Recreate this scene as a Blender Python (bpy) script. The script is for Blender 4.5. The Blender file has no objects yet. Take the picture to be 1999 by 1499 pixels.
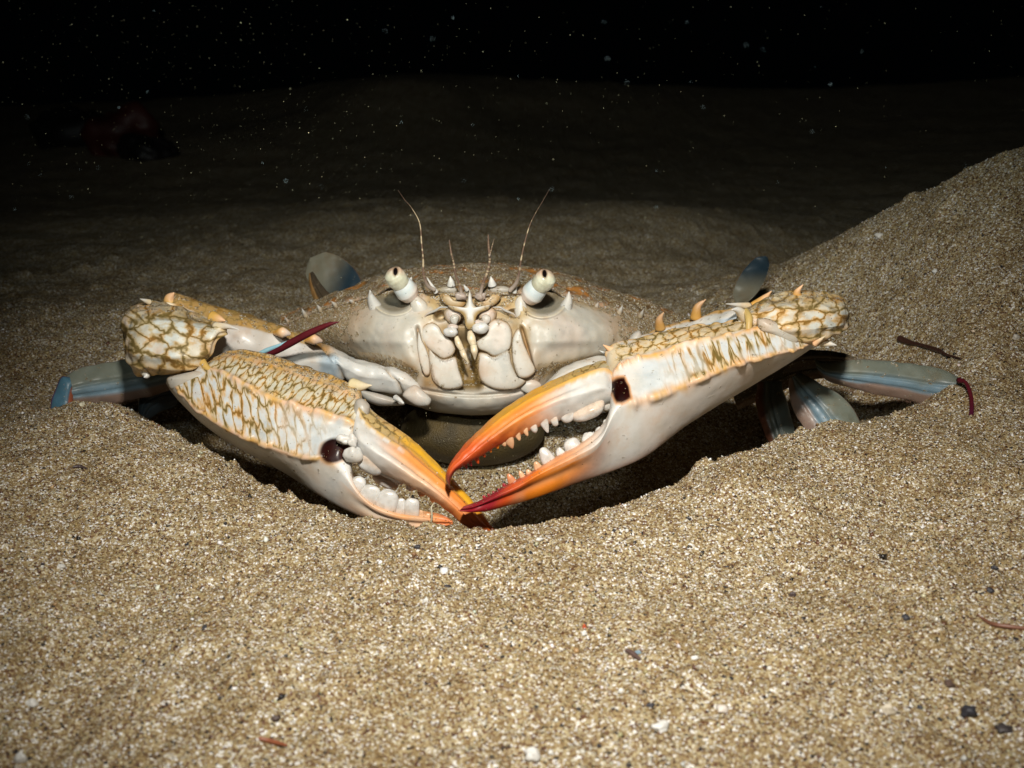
import bpy, bmesh, math, random
import numpy as np
from mathutils import Vector, Matrix

# ------------------------------------------------------------------ scene, camera, light
SC = bpy.context.scene
COL = SC.collection
rng = np.random.default_rng(7)
random.seed(7)

F = 2250.0                      # focal length in photo pixels (photo 1999 x 1499)
CX, CY = 999.5, 749.5
TH = math.radians(12.0)         # camera pitch, downwards
CZ = 0.125
cam_d = bpy.data.cameras.new('camera')
cam = bpy.data.objects.new('camera', cam_d); COL.objects.link(cam)
cam.location = (0, 0, CZ)
cam.rotation_euler = (math.radians(90) - TH, 0, 0)
cam_d.sensor_width = 36
cam_d.lens = F / 1999 * 36
cam_d.clip_start = 0.005; cam_d.clip_end = 100
cam_d.dof.use_dof = True
cam_d.dof.focus_distance = 0.41
cam_d.dof.aperture_fstop = 24
SC.camera = cam

w = bpy.data.worlds.new('World'); SC.world = w; w.use_nodes = True
bg = w.node_tree.nodes['Background']
bg.inputs[0].default_value = (0.25, 0.42, 0.55, 1); bg.inputs[1].default_value = 0.0006

def lamp(loc, tgt, power, size_deg, blend, radius, col):
    l = bpy.data.lights.new('strobe_or_fill', 'SPOT'); l.energy = power
    l.spot_size = math.radians(size_deg); l.spot_blend = blend; l.shadow_soft_size = radius; l.color = col
    o = bpy.data.objects.new('strobe_or_fill', l); COL.objects.link(o)
    o.location = loc
    o.rotation_euler = (Vector(tgt) - Vector(loc)).to_track_quat('-Z', 'Y').to_euler()
    return o
# photographer's flash above the lens, then a fill lamp added to brighten the background
lamp((0.006, 0.060, 0.300), (0.012, 0.382, 0.0), 11.2, 66, 1.0, 0.016, (1.0, 0.96, 0.88))
lamp((-0.06, -0.02, 0.24), (0.15, 2.2, 0.46), 10.5, 74, 1.0, 0.022, (0.90, 0.98, 0.93))

SC.view_settings.view_transform = 'Standard'
SC.view_settings.look = 'None'
SC.view_settings.exposure = 0; SC.view_settings.gamma = 1
SC.render.resolution_x = 1024; SC.render.resolution_y = 768

# ------------------------------------------------------------------ projection helpers
cT, sT = math.cos(TH), math.sin(TH)
def P(px, py, d):
    px = np.asarray(px, float); py = np.asarray(py, float); d = np.asarray(d, float)
    h = (px - CX) / F * d; v = (CY - py) / F * d
    return np.stack(np.broadcast_arrays(h, d * cT + v * sT, CZ - d * sT + v * cT), -1)
def proj(p):
    y = p[..., 1]; z = p[..., 2] - CZ
    d = y * cT - z * sT; v = y * sT + z * cT
    return p[..., 0] / d * F + CX, CY - v / d * F, d
def lin(r, g, b):
    c = np.array([r, g, b], float) / 255
    return np.where(c <= .04045, c / 12.92, ((c + .055) / 1.055) ** 2.4)
def ss(a, b, x):
    t = np.clip((x - a) / (b - a), 0, 1); return t * t * (3 - 2 * t)
def mixc(c0, c1, t):
    t = np.asarray(t)[..., None]; return c0 * (1 - t) + c1 * t

_G = rng.random((64, 64, 64)).astype(np.float32)
def noise3(p, scale, seed=0.0):
    q = p * scale + seed * 7.31 + 100
    i = np.floor(q).astype(int); f = q - i; f = f * f * (3 - 2 * f)
    out = 0
    for dx in (0, 1):
        wx = f[..., 0] if dx else 1 - f[..., 0]
        for dy in (0, 1):
            wy = f[..., 1] if dy else 1 - f[..., 1]
            for dz in (0, 1):
                wz = f[..., 2] if dz else 1 - f[..., 2]
                out = out + wx * wy * wz * _G[(i[..., 0] + dx) % 64, (i[..., 1] + dy) % 64, (i[..., 2] + dz) % 64]
    return out

def crom(pts, n, closed=False, sharp=0.0):
    """Catmull-Rom along axis 0. n samples. sharp blends towards straight segments."""
    pts = np.asarray(pts, float); m = len(pts)
    t = np.linspace(0, m, n, endpoint=False) if closed else np.linspace(0, m - 1, n)
    i = np.floor(t).astype(int)
    if not closed: i = np.minimum(i, m - 2)
    f = (t - i).reshape((-1,) + (1,) * (pts.ndim - 1))
    def g(k):
        return pts[k % m] if closed else pts[np.clip(k, 0, m - 1)]
    p0, p1, p2, p3 = g(i - 1), g(i), g(i + 1), g(i + 2)
    if not closed:
        e0 = (i - 1 < 0).reshape(f.shape); e1 = (i + 2 > m - 1).reshape(f.shape)
        p0 = np.where(e0, 2 * p1 - p2, p0); p3 = np.where(e1, 2 * p2 - p1, p3)
    c = .5 * ((2 * p1) + (-p0 + p2) * f + (2 * p0 - 5 * p1 + 4 * p2 - p3) * f ** 2 + (-p0 + 3 * p1 - 3 * p2 + p3) * f ** 3)
    return c * (1 - sharp) + (p1 * (1 - f) + p2 * f) * sharp, t

# ------------------------------------------------------------------ mesh helpers
def mk(name, V, faces, mat, parent=None, col=None, mask=None, uv=None, smooth=True):
    me = bpy.data.meshes.new(name)
    V = np.asarray(V, np.float32).reshape(-1, 3)
    if isinstance(faces, np.ndarray):
        k = faces.shape[1]; nf = len(faces)
        me.vertices.add(len(V)); me.vertices.foreach_set('co', V.ravel())
        me.loops.add(nf * k); me.loops.foreach_set('vertex_index', faces.astype(np.int32).ravel())
        me.polygons.add(nf)
        me.polygons.foreach_set('loop_start', np.arange(nf, dtype=np.int32) * k)
        me.update(calc_edges=True)
    else:
        me.from_pydata(V.tolist(), [], [tuple(int(a) for a in f) for f in faces])
        bm = bmesh.new(); bm.from_mesh(me); bmesh.ops.recalc_face_normals(bm, faces=bm.faces[:]); bm.to_mesh(me); bm.free(); me.update()
    if smooth: me.polygons.foreach_set('use_smooth', np.ones(len(me.polygons), bool))
    def attr(n, a):
        a = np.asarray(a, np.float32)
        if a.ndim == 1: a = np.broadcast_to(a, (len(V), 3))
        a = a.reshape(-1, 3)
        ca = me.color_attributes.new(n, 'FLOAT_COLOR', 'POINT')
        ca.data.foreach_set('color', np.concatenate([a, np.ones((len(a), 1), np.float32)], 1).ravel())
    if col is not None: attr('Col', col)
    if mask is not None: attr('Mask', mask)
    if uv is not None:
        u3 = np.concatenate([np.asarray(uv, np.float32).reshape(-1, 2), np.zeros((len(V), 1), np.float32)], 1)
        va = me.attributes.new('Net', 'FLOAT_VECTOR', 'POINT'); va.data.foreach_set('vector', u3.ravel())
    me.materials.append(mat)
    o = bpy.data.objects.new(name, me); COL.objects.link(o)
    if parent is not None: o.parent = parent
    return o

def gridfaces(nr, nc, closed_c=False):
    r = np.arange(nr - 1)[:, None]; c = np.arange(nc if closed_c else nc - 1)[None, :]
    c1 = (c + 1) % nc
    return np.stack([r * nc + c, (r + 1) * nc + c, (r + 1) * nc + c1, r * nc + c1], -1).reshape(-1, 4)

def outward(V, faces):
    """flip so normals point away from the centroid"""
    a = V[faces[:, 0]]; b = V[faces[:, 1]]; c = V[faces[:, 2]]
    n = np.cross(b - a, c - a); cen = V.mean(0)
    return faces if np.sum(n * ((a + b + c) / 3 - cen)) > 0 else faces[:, ::-1]

def skin(name, rings, nu, nv, mat, parent, colfn, sharp=.35, disp=None):
    """rings [R,K,3] of closed control sections -> lofted closed solid. u: ring index, v: section index."""
    rings = np.asarray(rings, float)
    A, u = crom(rings, nu)
    B, v = crom(np.swapaxes(A, 0, 1), nv, closed=True, sharp=sharp)
    G = np.swapaxes(B, 0, 1)                                   # nu, nv, 3
    U, Vv = np.meshgrid(u, v, indexing='ij')
    if disp is not None:
        du = np.gradient(G, axis=0); dv = np.roll(G, -1, 1) - np.roll(G, 1, 1)
        N = np.cross(du, dv); N /= np.linalg.norm(N, axis=-1, keepdims=True) + 1e-12
        cen = G.mean(1, keepdims=True)
        if np.sum(N * (G - cen)) < 0: N = -N
        G = G + N * disp(U, Vv, G)[..., None]
    V = G.reshape(-1, 3)
    f = gridfaces(nu, nv, True)
    c0 = len(V); V = np.concatenate([V, G[0].mean(0)[None], G[-1].mean(0)[None]])
    j = np.arange(nv); j1 = (j + 1) % nv
    cap0 = np.stack([np.full(nv, c0), j, j1, j1], -1); cap1 = np.stack([np.full(nv, c0 + 1), (nu - 1) * nv + j1, (nu - 1) * nv + j, (nu - 1) * nv + j], -1)
    faces = [tuple(q) for q in outward(V, f).tolist()]
    tri = [(c0, int(a), int(b)) for a, b in zip(j, j1)] + [(c0 + 1, int((nu - 1) * nv + b), int((nu - 1) * nv + a)) for a, b in zip(j, j1)]
    U = np.concatenate([U.ravel(), [u[0], u[-1]]]); W = np.concatenate([Vv.ravel(), [0, 0]])
    col, mask, net = colfn(U, W, V)
    return mk(name, V, faces + tri, mat, parent, col, mask, net)

def sheet(name, rows, nr, nc, mat, parent, colfn, disp=None):
    """open patch through rows [R,C,3]"""
    rows = np.asarray(rows, float)
    A, r = crom(rows, nr); B, c = crom(np.swapaxes(A, 0, 1), nc)
    G = np.swapaxes(B, 0, 1)
    R, C = np.meshgrid(r, c, indexing='ij')
    if disp is not None: G = disp(R, C, G)
    V = G.reshape(-1, 3)
    col, mask, net = colfn(R.ravel(), C.ravel(), V)
    return mk(name, V, gridfaces(nr, nc), mat, parent, col, mask, net)

def ring_pts(front, back_off, amp=1.0):
    """front: list of (px,py,d) from upper edge to lower edge; interior ones are mirrored behind by back_off"""
    f = [P(*q) for q in front]
    b = []
    for q in front[-2:0:-1]:
        b.append(P(q[0], q[1], q[2] + back_off))
    return np.array(f + b)

def tube(name, pts, rad, mat, parent, col, mask=(0, 0, 0), n=10, ns=24, flat=1.0, flatdir=None):
    pts = np.asarray(pts, float); rad = np.asarray(rad, float)
    C, t = crom(pts, ns); R = np.interp(t, np.arange(len(rad)), rad)
    T = np.gradient(C, axis=0); T /= np.linalg.norm(T, axis=1, keepdims=True) + 1e-12
    ref = np.array([0, 1., 0]) if flatdir is None else np.asarray(flatdir, float)
    X = np.cross(T, ref); X /= np.linalg.norm(X, axis=1, keepdims=True) + 1e-9
    Y = np.cross(X, T)
    a = np.linspace(0, 2 * np.pi, n, endpoint=False)
    G = C[:, None] + R[:, None, None] * (np.cos(a)[None, :, None] * X[:, None] + flat * np.sin(a)[None, :, None] * Y[:, None])
    V = G.reshape(-1, 3); f = outward(V, gridfaces(ns, n, True))
    c0 = len(V); V = np.concatenate([V, C[:1], C[-1:]])
    tri = [(c0, i, (i + 1) % n) for i in range(n)] + [(c0 + 1, (ns - 1) * n + (i + 1) % n, (ns - 1) * n + i) for i in range(n)]
    if callable(col): cc = col(np.concatenate([np.repeat(t / t[-1], n), [0, 1]]), V)
    else: cc = np.broadcast_to(np.asarray(col, float), (len(V), 3))
    return mk(name, V, [tuple(q) for q in f.tolist()] + tri, mat, parent, cc, np.broadcast_to(np.asarray(mask, float), (len(V), 3)), np.zeros((len(V), 2)))

def blob(name, c, r, mat, parent, col, rot=None, n=14, pinch=0.0, wob=0.06, mask=(0, 0, 0), box=1.0):
    """a lumpy ellipsoid; r=(x,y,z) metres; rot = 3x3; pinch narrows the +z end"""
    th = np.linspace(0, np.pi, n); ph = np.linspace(0, 2 * np.pi, 2 * n, endpoint=False)
    A, B = np.meshgrid(th, ph, indexing='ij')
    G = np.stack([np.sin(A) * np.cos(B), np.sin(A) * np.sin(B), np.cos(A)], -1)
    G = np.sign(G) * np.abs(G) ** box
    k = 1 - pinch * (G[..., 2:3] * .5 + .5)
    G = np.concatenate([G[..., :2] * k, G[..., 2:]], -1)
    G = G * (1 + wob * (noise3(G, 1.7, c[0] * 1000 % 50)[..., None] - .5) * 2)
    G = G * np.asarray(r)
    if rot is not None: G = G @ np.asarray(rot).T
    V = G.reshape(-1, 3) + np.asarray(c)
    f = outward(V, gridfaces(n, 2 * n, True))
    cc = col(V) if callable(col) else np.broadcast_to(np.asarray(col, float), (len(V), 3))
    return mk(name, V, f, mat, parent, cc, np.broadcast_to(np.asarray(mask, float), (len(V), 3)), np.zeros((len(V), 2)))

def pillow(name, poly, d, bulge, thick, mat, parent, colfn, tilt=(0, 0), nr=16, n=72, power=2.2):
    """rounded plate: outline in photo pixels at depth d, domed toward the camera by bulge, thick metres deep behind"""
    C, _ = crom(np.array(poly, float), n, closed=True, sharp=.15)
    cen = C.mean(0)
    V = []; S = []
    def dep(q): return d + tilt[0] * (q[..., 0] - cen[0]) + tilt[1] * (q[..., 1] - cen[1])
    for k in range(nr):                                         # front, centre outwards
        s = (k + 1) / nr
        q = cen + (C - cen) * s
        V.append(P(q[:, 0], q[:, 1], dep(q) - bulge * (1 - s ** power) ** .5)); S.append(np.full(n, s))
    for k in range(5):                                          # back
        s = 1 - .5 * (k + 1) / 5
        q = cen + (C - cen) * s
        V.append(P(q[:, 0], q[:, 1], dep(q) + thick * math.sin((k + 1) / 5 * math.pi / 2))); S.append(np.full(n, s))
    V = np.concatenate(V); S = np.concatenate(S)
    f = gridfaces(nr + 5, n, True)
    c0 = len(V)
    V = np.concatenate([V, P(cen[0], cen[1], d - bulge)[None], P(cen[0], cen[1], d + thick)[None]]); S = np.concatenate([S, [0, .5]])
    f = outward(V, f); last = (nr + 4) * n
    tri = [(c0, i, (i + 1) % n) for i in range(n)] + [(c0 + 1, last + (i + 1) % n, last + i) for i in range(n)]
    px, py, _ = proj(V)
    col, mask = colfn(S, px, py, V)
    return mk(name, V, [tuple(q) for q in f.tolist()] + tri, mat, parent, col, mask, np.zeros((len(V), 2)))

def empty(name, loc=(0, 0, 0)):
    o = bpy.data.objects.new(name, None); o.location = loc; o.empty_display_size = .01; COL.objects.link(o); return o
def tag(o, label=None, cat=None, group=None, kind=None):
    if label: o['label'] = label
    if cat: o['category'] = cat
    if group: o['group'] = group
    if kind: o['kind'] = kind
    return o

# ------------------------------------------------------------------ materials
class NT:
    def __init__(s, name):
        s.m = bpy.data.materials.new(name); s.m.use_nodes = True; s.t = s.m.node_tree
        s.b = s.t.nodes['Principled BSDF']
    def n(s, typ, **kw):
        x = s.t.nodes.new(typ)
        for k, v in kw.items():
            if k in x.inputs.keys() if isinstance(k, str) else False: x.inputs[k].default_value = v
            else: setattr(x, k, v)
        return x
    def l(s, a, b): s.t.links.new(a, b)
    def math(s, op, a, b=None, c=None, clamp=False):
        x = s.t.nodes.new('ShaderNodeMath'); x.operation = op; x.use_clamp = clamp
        for i, q in enumerate((a, b, c)):
            if q is None: continue
            if isinstance(q, (int, float)): x.inputs[i].default_value = q
            else: s.l(q, x.inputs[i])
        return x.outputs[0]
    def mix(s, f, a, b, blend='MIX'):
        x = s.t.nodes.new('ShaderNodeMix'); x.data_type = 'RGBA'; x.blend_type = blend
        for i, q in ((0, f), (6, a), (7, b)):
            if isinstance(q, (int, float)): x.inputs[i].default_value = q
            elif isinstance(q, tuple): x.inputs[i].default_value = q if len(q) == 4 else q + (1,)
            else: s.l(q, x.inputs[i])
        return x.outputs[2]
    def ramp(s, f, stops, interp='LINEAR'):
        x = s.t.nodes.new('ShaderNodeValToRGB'); x.color_ramp.interpolation = interp
        e = x.color_ramp.elements
        while len(e) < len(stops): e.new(.5)
        for el, (p, c) in zip(e, stops):
            el.position = p; el.color = (c if isinstance(c, tuple) else (c, c, c)) + (1,)
        s.l(f, x.inputs[0]); return x.outputs[0]
    def map(s, f, a, b, c=0., d=1., interp='SMOOTHSTEP'):
        x = s.t.nodes.new('ShaderNodeMapRange'); x.interpolation_type = interp
        s.l(f, x.inputs[0]); x.inputs[1].default_value = a; x.inputs[2].default_value = b
        x.inputs[3].default_value = c; x.inputs[4].default_value = d; return x.outputs[0]

SAND = [(0.0, (.016, .013, .013)), (.045, (.12, .05, .024)), (.14, (.205, .124, .052)), (.28, (.29, .20, .088)), (.46, (.375, .28, .138)),
        (.65, (.48, .39, .225)), (.80, (.61, .545, .40)), (.90, (.85, .83, .80))]

def shell_mat(name, rough=.36, sss=.08, bump=.12, speck=.7):
    s = NT(name)
    a = s.n('ShaderNodeAttribute', attribute_name='Col').outputs['Color']
    mk_ = s.n('ShaderNodeAttribute', attribute_name='Mask').outputs['Color']
    sep = s.n('ShaderNodeSeparateColor'); s.l(mk_, sep.inputs[0])
    net = s.n('ShaderNodeAttribute', attribute_name='Net').outputs['Vector']
    geo = s.n('ShaderNodeTexCoord').outputs['Object']
    # warped net
    nz = s.n('ShaderNodeTexNoise'); nz.inputs['Scale'].default_value = 1.3; nz.inputs['Detail'].default_value = 3; s.l(net, nz.inputs['Vector'])
    off = s.n('ShaderNodeVectorMath', operation='MULTIPLY_ADD'); s.l(nz.outputs['Color'], off.inputs[0]); off.inputs[1].default_value = (1.15, 1.15, 0); s.l(net, off.inputs[2])
    vo = s.n('ShaderNodeTexVoronoi', feature='DISTANCE_TO_EDGE', voronoi_dimensions='2D'); vo.inputs['Scale'].default_value = 1; vo.inputs['Randomness'].default_value = .85
    s.l(off.outputs[0], vo.inputs['Vector'])
    e = vo.outputs['Distance']
    wid = s.n('ShaderNodeTexNoise'); wid.inputs['Scale'].default_value = 2.2; s.l(net, wid.inputs['Vector'])
    e2 = s.math('MULTIPLY', e, s.map(wid.outputs['Fac'], .3, .7, .5, 1.9))
    e2 = s.math('MULTIPLY', e2, s.map(sep.outputs[1], 0, 1, 1, .55, 'LINEAR'))
    halo = s.map(e2, .05, .34, 1, 0)
    line = s.map(e2, .015, .13, 1, 0)
    cw = s.n('ShaderNodeTexNoise'); cw.inputs['Scale'].default_value = .7; s.l(net, cw.inputs['Vector'])
    halo_c = s.mix(s.map(cw.outputs['Fac'], .36, .56), (.62, .34, .06), (.48, .33, .11))
    line_c = s.mix(s.map(cw.outputs['Fac'], .34, .54), (.25, .12, .018), (.15, .105, .028))
    c = s.mix(s.math('MULTIPLY', halo, s.math('MULTIPLY', sep.outputs[0], .8)), a, halo_c)
    c = s.mix(s.math('MULTIPLY', line, sep.outputs[0]), c, line_c)
    # large tonal variation
    n1 = s.n('ShaderNodeTexNoise'); n1.inputs['Scale'].default_value = 160; n1.inputs['Detail'].default_value = 4; s.l(geo, n1.inputs['Vector'])
    c = s.mix(s.map(n1.outputs['Fac'], .35, .75, .0, .32), c, s.mix(1.0, c, (.72, .66, .55), 'MULTIPLY'))
    n4 = s.n('ShaderNodeTexNoise'); n4.inputs['Scale'].default_value = 75; n4.inputs['Detail'].default_value = 6; n4.inputs['Roughness'].default_value = .65; s.l(geo, n4.inputs['Vector'])
    c = s.mix(s.map(n4.outputs['Fac'], .5, .68, 0, .7), c, s.mix(1.0, c, (.95, .80, .68), 'MULTIPLY'))
    c = s.mix(s.map(n4.outputs['Fac'], .5, .34, 0, .7), c, s.mix(1.0, c, (.78, .82, .85), 'MULTIPLY'))
    # sediment: cells of sand colour where the mask's blue is high
    sv = s.n('ShaderNodeTexVoronoi'); sv.inputs['Scale'].default_value = 3000; s.l(geo, sv.inputs['Vector'])
    svs = s.n('ShaderNodeSeparateColor'); s.l(sv.outputs['Color'], svs.inputs[0])
    sandc = s.ramp(svs.outputs[0], [(p, tuple(np.array(q) * .62)) for p, q in SAND], 'CONSTANT')
    n2 = s.n('ShaderNodeTexNoise'); n2.inputs['Scale'].default_value = 420; n2.inputs['Detail'].default_value = 5; s.l(geo, n2.inputs['Vector'])
    thr = s.math('ADD', sep.outputs[2], s.math('MULTIPLY', s.math('SUBTRACT', n2.outputs['Fac'], .5), 1.7))
    film = s.map(sep.outputs[2], .0, .9, 0, .75)
    c = s.mix(film, c, s.mix(1.0, c, (.62, .47, .25), 'MULTIPLY'))
    grainm = s.map(thr, .42, .62)
    c = s.mix(s.math('MULTIPLY', grainm, s.map(svs.outputs[1], .25, .3)), c, sandc)
    # scattered specks of dust everywhere
    sp = s.n('ShaderNodeTexVoronoi'); sp.inputs['Scale'].default_value = 420; s.l(geo, sp.inputs['Vector'])
    sps = s.n('ShaderNodeSeparateColor'); s.l(sp.outputs['Color'], sps.inputs[0])
    spm = s.math('MULTIPLY', s.map(sp.outputs['Distance'], .06, .13, 1, 0), s.math('GREATER_THAN', sps.outputs[0], .68))
    spc = s.mix(s.math('GREATER_THAN', sps.outputs[1], .4), (.55, .47, .33), (.05, .035, .02))
    c = s.mix(s.math('MULTIPLY', spm, speck), c, spc)
    s.l(c, s.b.inputs['Base Color'])
    s.b.inputs['Roughness'].default_value = rough
    s.l(s.math('ADD', s.math('MULTIPLY', s.map(thr, .3, .6), .4), rough), s.b.inputs['Roughness'])
    bw = s.n('ShaderNodeRGBToBW'); s.l(a, bw.inputs[0]); s.l(s.map(bw.outputs[0], .01, .15, .05, .34), s.b.inputs['Specular IOR Level'])
    s.b.inputs['Coat Weight'].default_value = .06; s.b.inputs['Coat Roughness'].default_value = .16
    s.b.inputs['Subsurface Weight'].default_value = sss
    s.b.inputs['Subsurface Radius'].default_value = (.0009, .0006, .0004)
    s.b.inputs['Subsurface Scale'].default_value = 1.0
    h = s.math('ADD', s.math('MULTIPLY', halo, s.math('MULTIPLY', sep.outputs[0], -.10)), s.math('MULTIPLY', n2.outputs['Fac'], .35))
    h = s.math('ADD', h, s.math('MULTIPLY', s.math('MULTIPLY', grainm, s.math('SUBTRACT', 1, sv.outputs['Distance'])), .9))
    bp = s.n('ShaderNodeBump'); bp.inputs['Strength'].default_value = bump * 4; bp.inputs['Distance'].default_value = .0005
    s.l(h, bp.inputs['Height']); s.l(bp.outputs[0], s.b.inputs['Normal'])
    return s.m

def simple_mat(name, rough=.4, sss=0, coat=0, bump_scale=None, bump=.3, spec=.5):
    s = NT(name)
    a = s.n('ShaderNodeAttribute', attribute_name='Col').outputs['Color']
    geo = s.n('ShaderNodeTexCoord').outputs['Object']
    n1 = s.n('ShaderNodeTexNoise'); n1.inputs['Scale'].default_value = bump_scale or 500; n1.inputs['Detail'].default_value = 4; s.l(geo, n1.inputs['Vector'])
    c = s.mix(s.map(n1.outputs['Fac'], .35, .7, 0, .5), a, s.mix(1.0, a, (.6, .56, .5), 'MULTIPLY'))
    s.l(c, s.b.inputs['Base Color']); s.b.inputs['Roughness'].default_value = rough
    s.b.inputs['Subsurface Weight'].default_value = sss; s.b.inputs['Subsurface Radius'].default_value = (.002, .0014, .001); s.b.inputs['Subsurface Scale'].default_value = 1
    s.b.inputs['Coat Weight'].default_value = coat; s.b.inputs['Specular IOR Level'].default_value = spec
    if bump_scale:
        bp = s.n('ShaderNodeBump'); bp.inputs['Strength'].default_value = bump; bp.inputs['Distance'].default_value = .0006
        s.l(n1.outputs['Fac'], bp.inputs['Height']); s.l(bp.outputs[0], s.b.inputs['Normal'])
    return s.m

M_SHELL = shell_mat('crab_shell', rough=.44)
M_SMOOTH = shell_mat('smooth_shell', rough=.42, bump=.10, speck=.5, sss=.12)
M_TOOTH = simple_mat('tooth_enamel', .28, .15, .2)
M_EYE = simple_mat('eye', .12, .2, .8)
M_HAIR = simple_mat('antenna', .45)
M_GRAIN = simple_mat('sand_grain', .33, spec=.6)
M_STONE = simple_mat('stone', .5, bump_scale=900, bump=.6)
M_EGG = simple_mat('egg_mass', .6, bump_scale=1500, bump=1.0)

def sand_mat():
    s = NT('sand')
    geo = s.n('ShaderNodeTexCoord').outputs['Object']
    nz = s.n('ShaderNodeTexNoise'); nz.inputs['Scale'].default_value = 1500; s.l(geo, nz.inputs['Vector'])
    off = s.n('ShaderNodeVectorMath', operation='MULTIPLY_ADD'); s.l(nz.outputs['Color'], off.inputs[0]); off.inputs[1].default_value = (.0006,) * 3; s.l(geo, off.inputs[2])
    cols = []; hs = []
    v1 = s.n('ShaderNodeTexVoronoi'); v1.inputs['Scale'].default_value = 1800; s.l(off.outputs[0], v1.inputs['Vector'])
    s1 = s.n('ShaderNodeSeparateColor'); s.l(v1.outputs['Color'], s1.inputs[0])
    c = s.ramp(s1.outputs[0], SAND, 'CONSTANT')
    # sparse larger fragments
    v2 = s.n('ShaderNodeTexVoronoi'); v2.inputs['Scale'].default_value = 520; s.l(off.outputs[0], v2.inputs['Vector'])
    s2 = s.n('ShaderNodeSeparateColor'); s.l(v2.outputs['Color'], s2.inputs[0])
    m2 = s.math('MULTIPLY', s.math('GREATER_THAN', s2.outputs[0], .86), s.map(v2.outputs['Distance'], .28, .36, 1, 0))
    c2 = s.ramp(s2.outputs[1], [(0, (.03, .027, .03)), (.25, (.16, .10, .05)), (.5, (.42, .36, .26)), (.75, (.72, .69, .62))], 'CONSTANT')
    c = s.mix(m2, c, c2)
    # broad tonal drift: silt patches
    n3 = s.n('ShaderNodeTexNoise'); n3.inputs['Scale'].default_value = 55; n3.inputs['Detail'].default_value = 5; s.l(geo, n3.inputs['Vector'])
    c = s.mix(s.map(n3.outputs['Fac'], .42, .66, 0, .8), c, s.mix(1.0, c, (.72, .66, .55), 'MULTIPLY'))
    s.l(c, s.b.inputs['Base Color'])
    s.l(s.map(s1.outputs[1], 0, 1, .3, .8, 'LINEAR'), s.b.inputs['Roughness'])
    h = s.math('SUBTRACT', 1, v1.outputs['Distance'])
    h = s.math('ADD', h, s.math('MULTIPLY', s1.outputs[2], .8))
    h = s.math('ADD', h, s.math('MULTIPLY', m2, 1.0))
    bp = s.n('ShaderNodeBump'); bp.inputs['Strength'].default_value = 1.0; bp.inputs['Distance'].default_value = .00035
    s.l(h, bp.inputs['Height']); s.l(bp.outputs[0], s.b.inputs['Normal'])
    return s.m
M_SAND = sand_mat()

# ------------------------------------------------------------------ sea bed
ctrl = []
def cp(px, py, d): ctrl.append(P(px, py, d))
def cz(px, d, z):                                   # column px, depth d, given height
    h = (px - CX) / F * d
    # choose the point on the vertical plane at camera depth d with height z
    v = (z - CZ + d * sT) / cT
    ctrl.append(np.array([h, d * cT + v * sT, z]))
for px in (-100, 300, 1000, 1700, 2100): cp(px, 1560, .235)
for px in (-300, 2300): cp(px, 1300, .27)
for px, py, d in ((0, 1300, .275), (500, 1300, .275), (1000, 1300, .275), (1500, 1300, .275), (1999, 1300, .27),
                  (0, 1100, .33), (400, 1120, .33), (900, 1130, .325), (1400, 1120, .325), (1999, 1100, .325),
                  (200, 930, .375), (1700, 950, .37), (1999, 900, .38),
                  # rim round the pit
                  (-150, 850, .44), (20, 812, .445), (150, 795, .448), (250, 800, .44), (330, 850, .425), (410, 893, .412), (480, 925, .398), (550, 985, .383), (620, 1015, .372), (720, 1032, .365),
                  (840, 1038, .362), (960, 1034, .362), (1080, 1020, .364), (1180, 1003, .370), (1270, 975, .378), (1360, 930, .392), (1450, 882, .405),
                  (1560, 850, .418), (1680, 832, .430), (1790, 822, .436), (1850, 768, .4370), (1999, 752, .44)):
    cp(px, py, d)
for px, d, z in ((350, .47, .0), (460, .445, -.010), (560, .42, -.016), (680, .405, -.02), (800, .395, -.022), (950, .392, -.022), (1100, .395, -.021),
                 (1230, .41, -.015), (1340, .43, -.008), (1460, .45, .001), (1560, .46, .006), (1690, .47, .012),
                 (700, .46, -.014), (930, .46, -.014), (1150, .46, -.012), (500, .50, .005), (1400, .50, .010), (700, .54, .005), (930, .56, .008), (1150, .54, .01),
                 (250, .50, .014), (100, .49, .02), (1800, .475, .022)):
    cz(px, d, z)
for px, py, d in ((150, 640, .56), (400, 600, .62), (930, 590, .68), (1350, 590, .62), (1620, 620, .55), (0, 600, .60), (-200, 600, .60),
                  (0, 450, .86), (250, 440, .88), (450, 430, .9), (700, 405, .92), (1000, 405, .92), (1300, 420, .86),
                  (0, 400, 1.25), (500, 390, 1.3), (1000, 380, 1.3), (1400, 400, 1.2),
                  (0, 240, 2.2), (300, 270, 1.9), (560, 220, 2.2), (740, 160, 2.2), (860, 168, 2.2), (960, 215, 2.2), (1200, 200, 2.3), (1600, 210, 2.3), (2000, 180, 2.3), (-300, 240, 2.3),
                  # the dune on the right
                  (1540, 500, .62), (1620, 462, .60), (1700, 422, .58), (1790, 375, .56), (1870, 340, .545), (1940, 312, .53), (1999, 290, .52), (2150, 240, .50),
                  (1700, 560, .54), (1850, 550, .50), (1999, 520, .475), (1999, 650, .46), (1850, 680, .47), (2200, 600, .46)):
    cp(px, py, d)
for px, d, z in ((1700, .78, .04), (1850, .78, .05), (2000, .78, .055), (2150, .8, .06), (1600, .9, .055), (2000, 1.2, .08)):
    cz(px, d, z)
for px_, py_, d_ in ((1620, 462, .60), (1700, 422, .58), (1790, 375, .56), (1870, 340, .545), (1940, 312, .53), (1999, 290, .52), (2150, 240, .50)):
    zc = P(px_, py_, d_)[2]; cz(px_, d_ + .035, zc - .010); cz(px_, d_ + .09, zc - .034)
CT = np.array(ctrl)
def tpsk(r2): return .5 * r2 * np.log(r2 + 1e-12)
A_ = CT[:, :2]; nC = len(A_)
K = tpsk(((A_[:, None] - A_[None]) ** 2).sum(-1)) + np.eye(nC) * 2e-5
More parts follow.
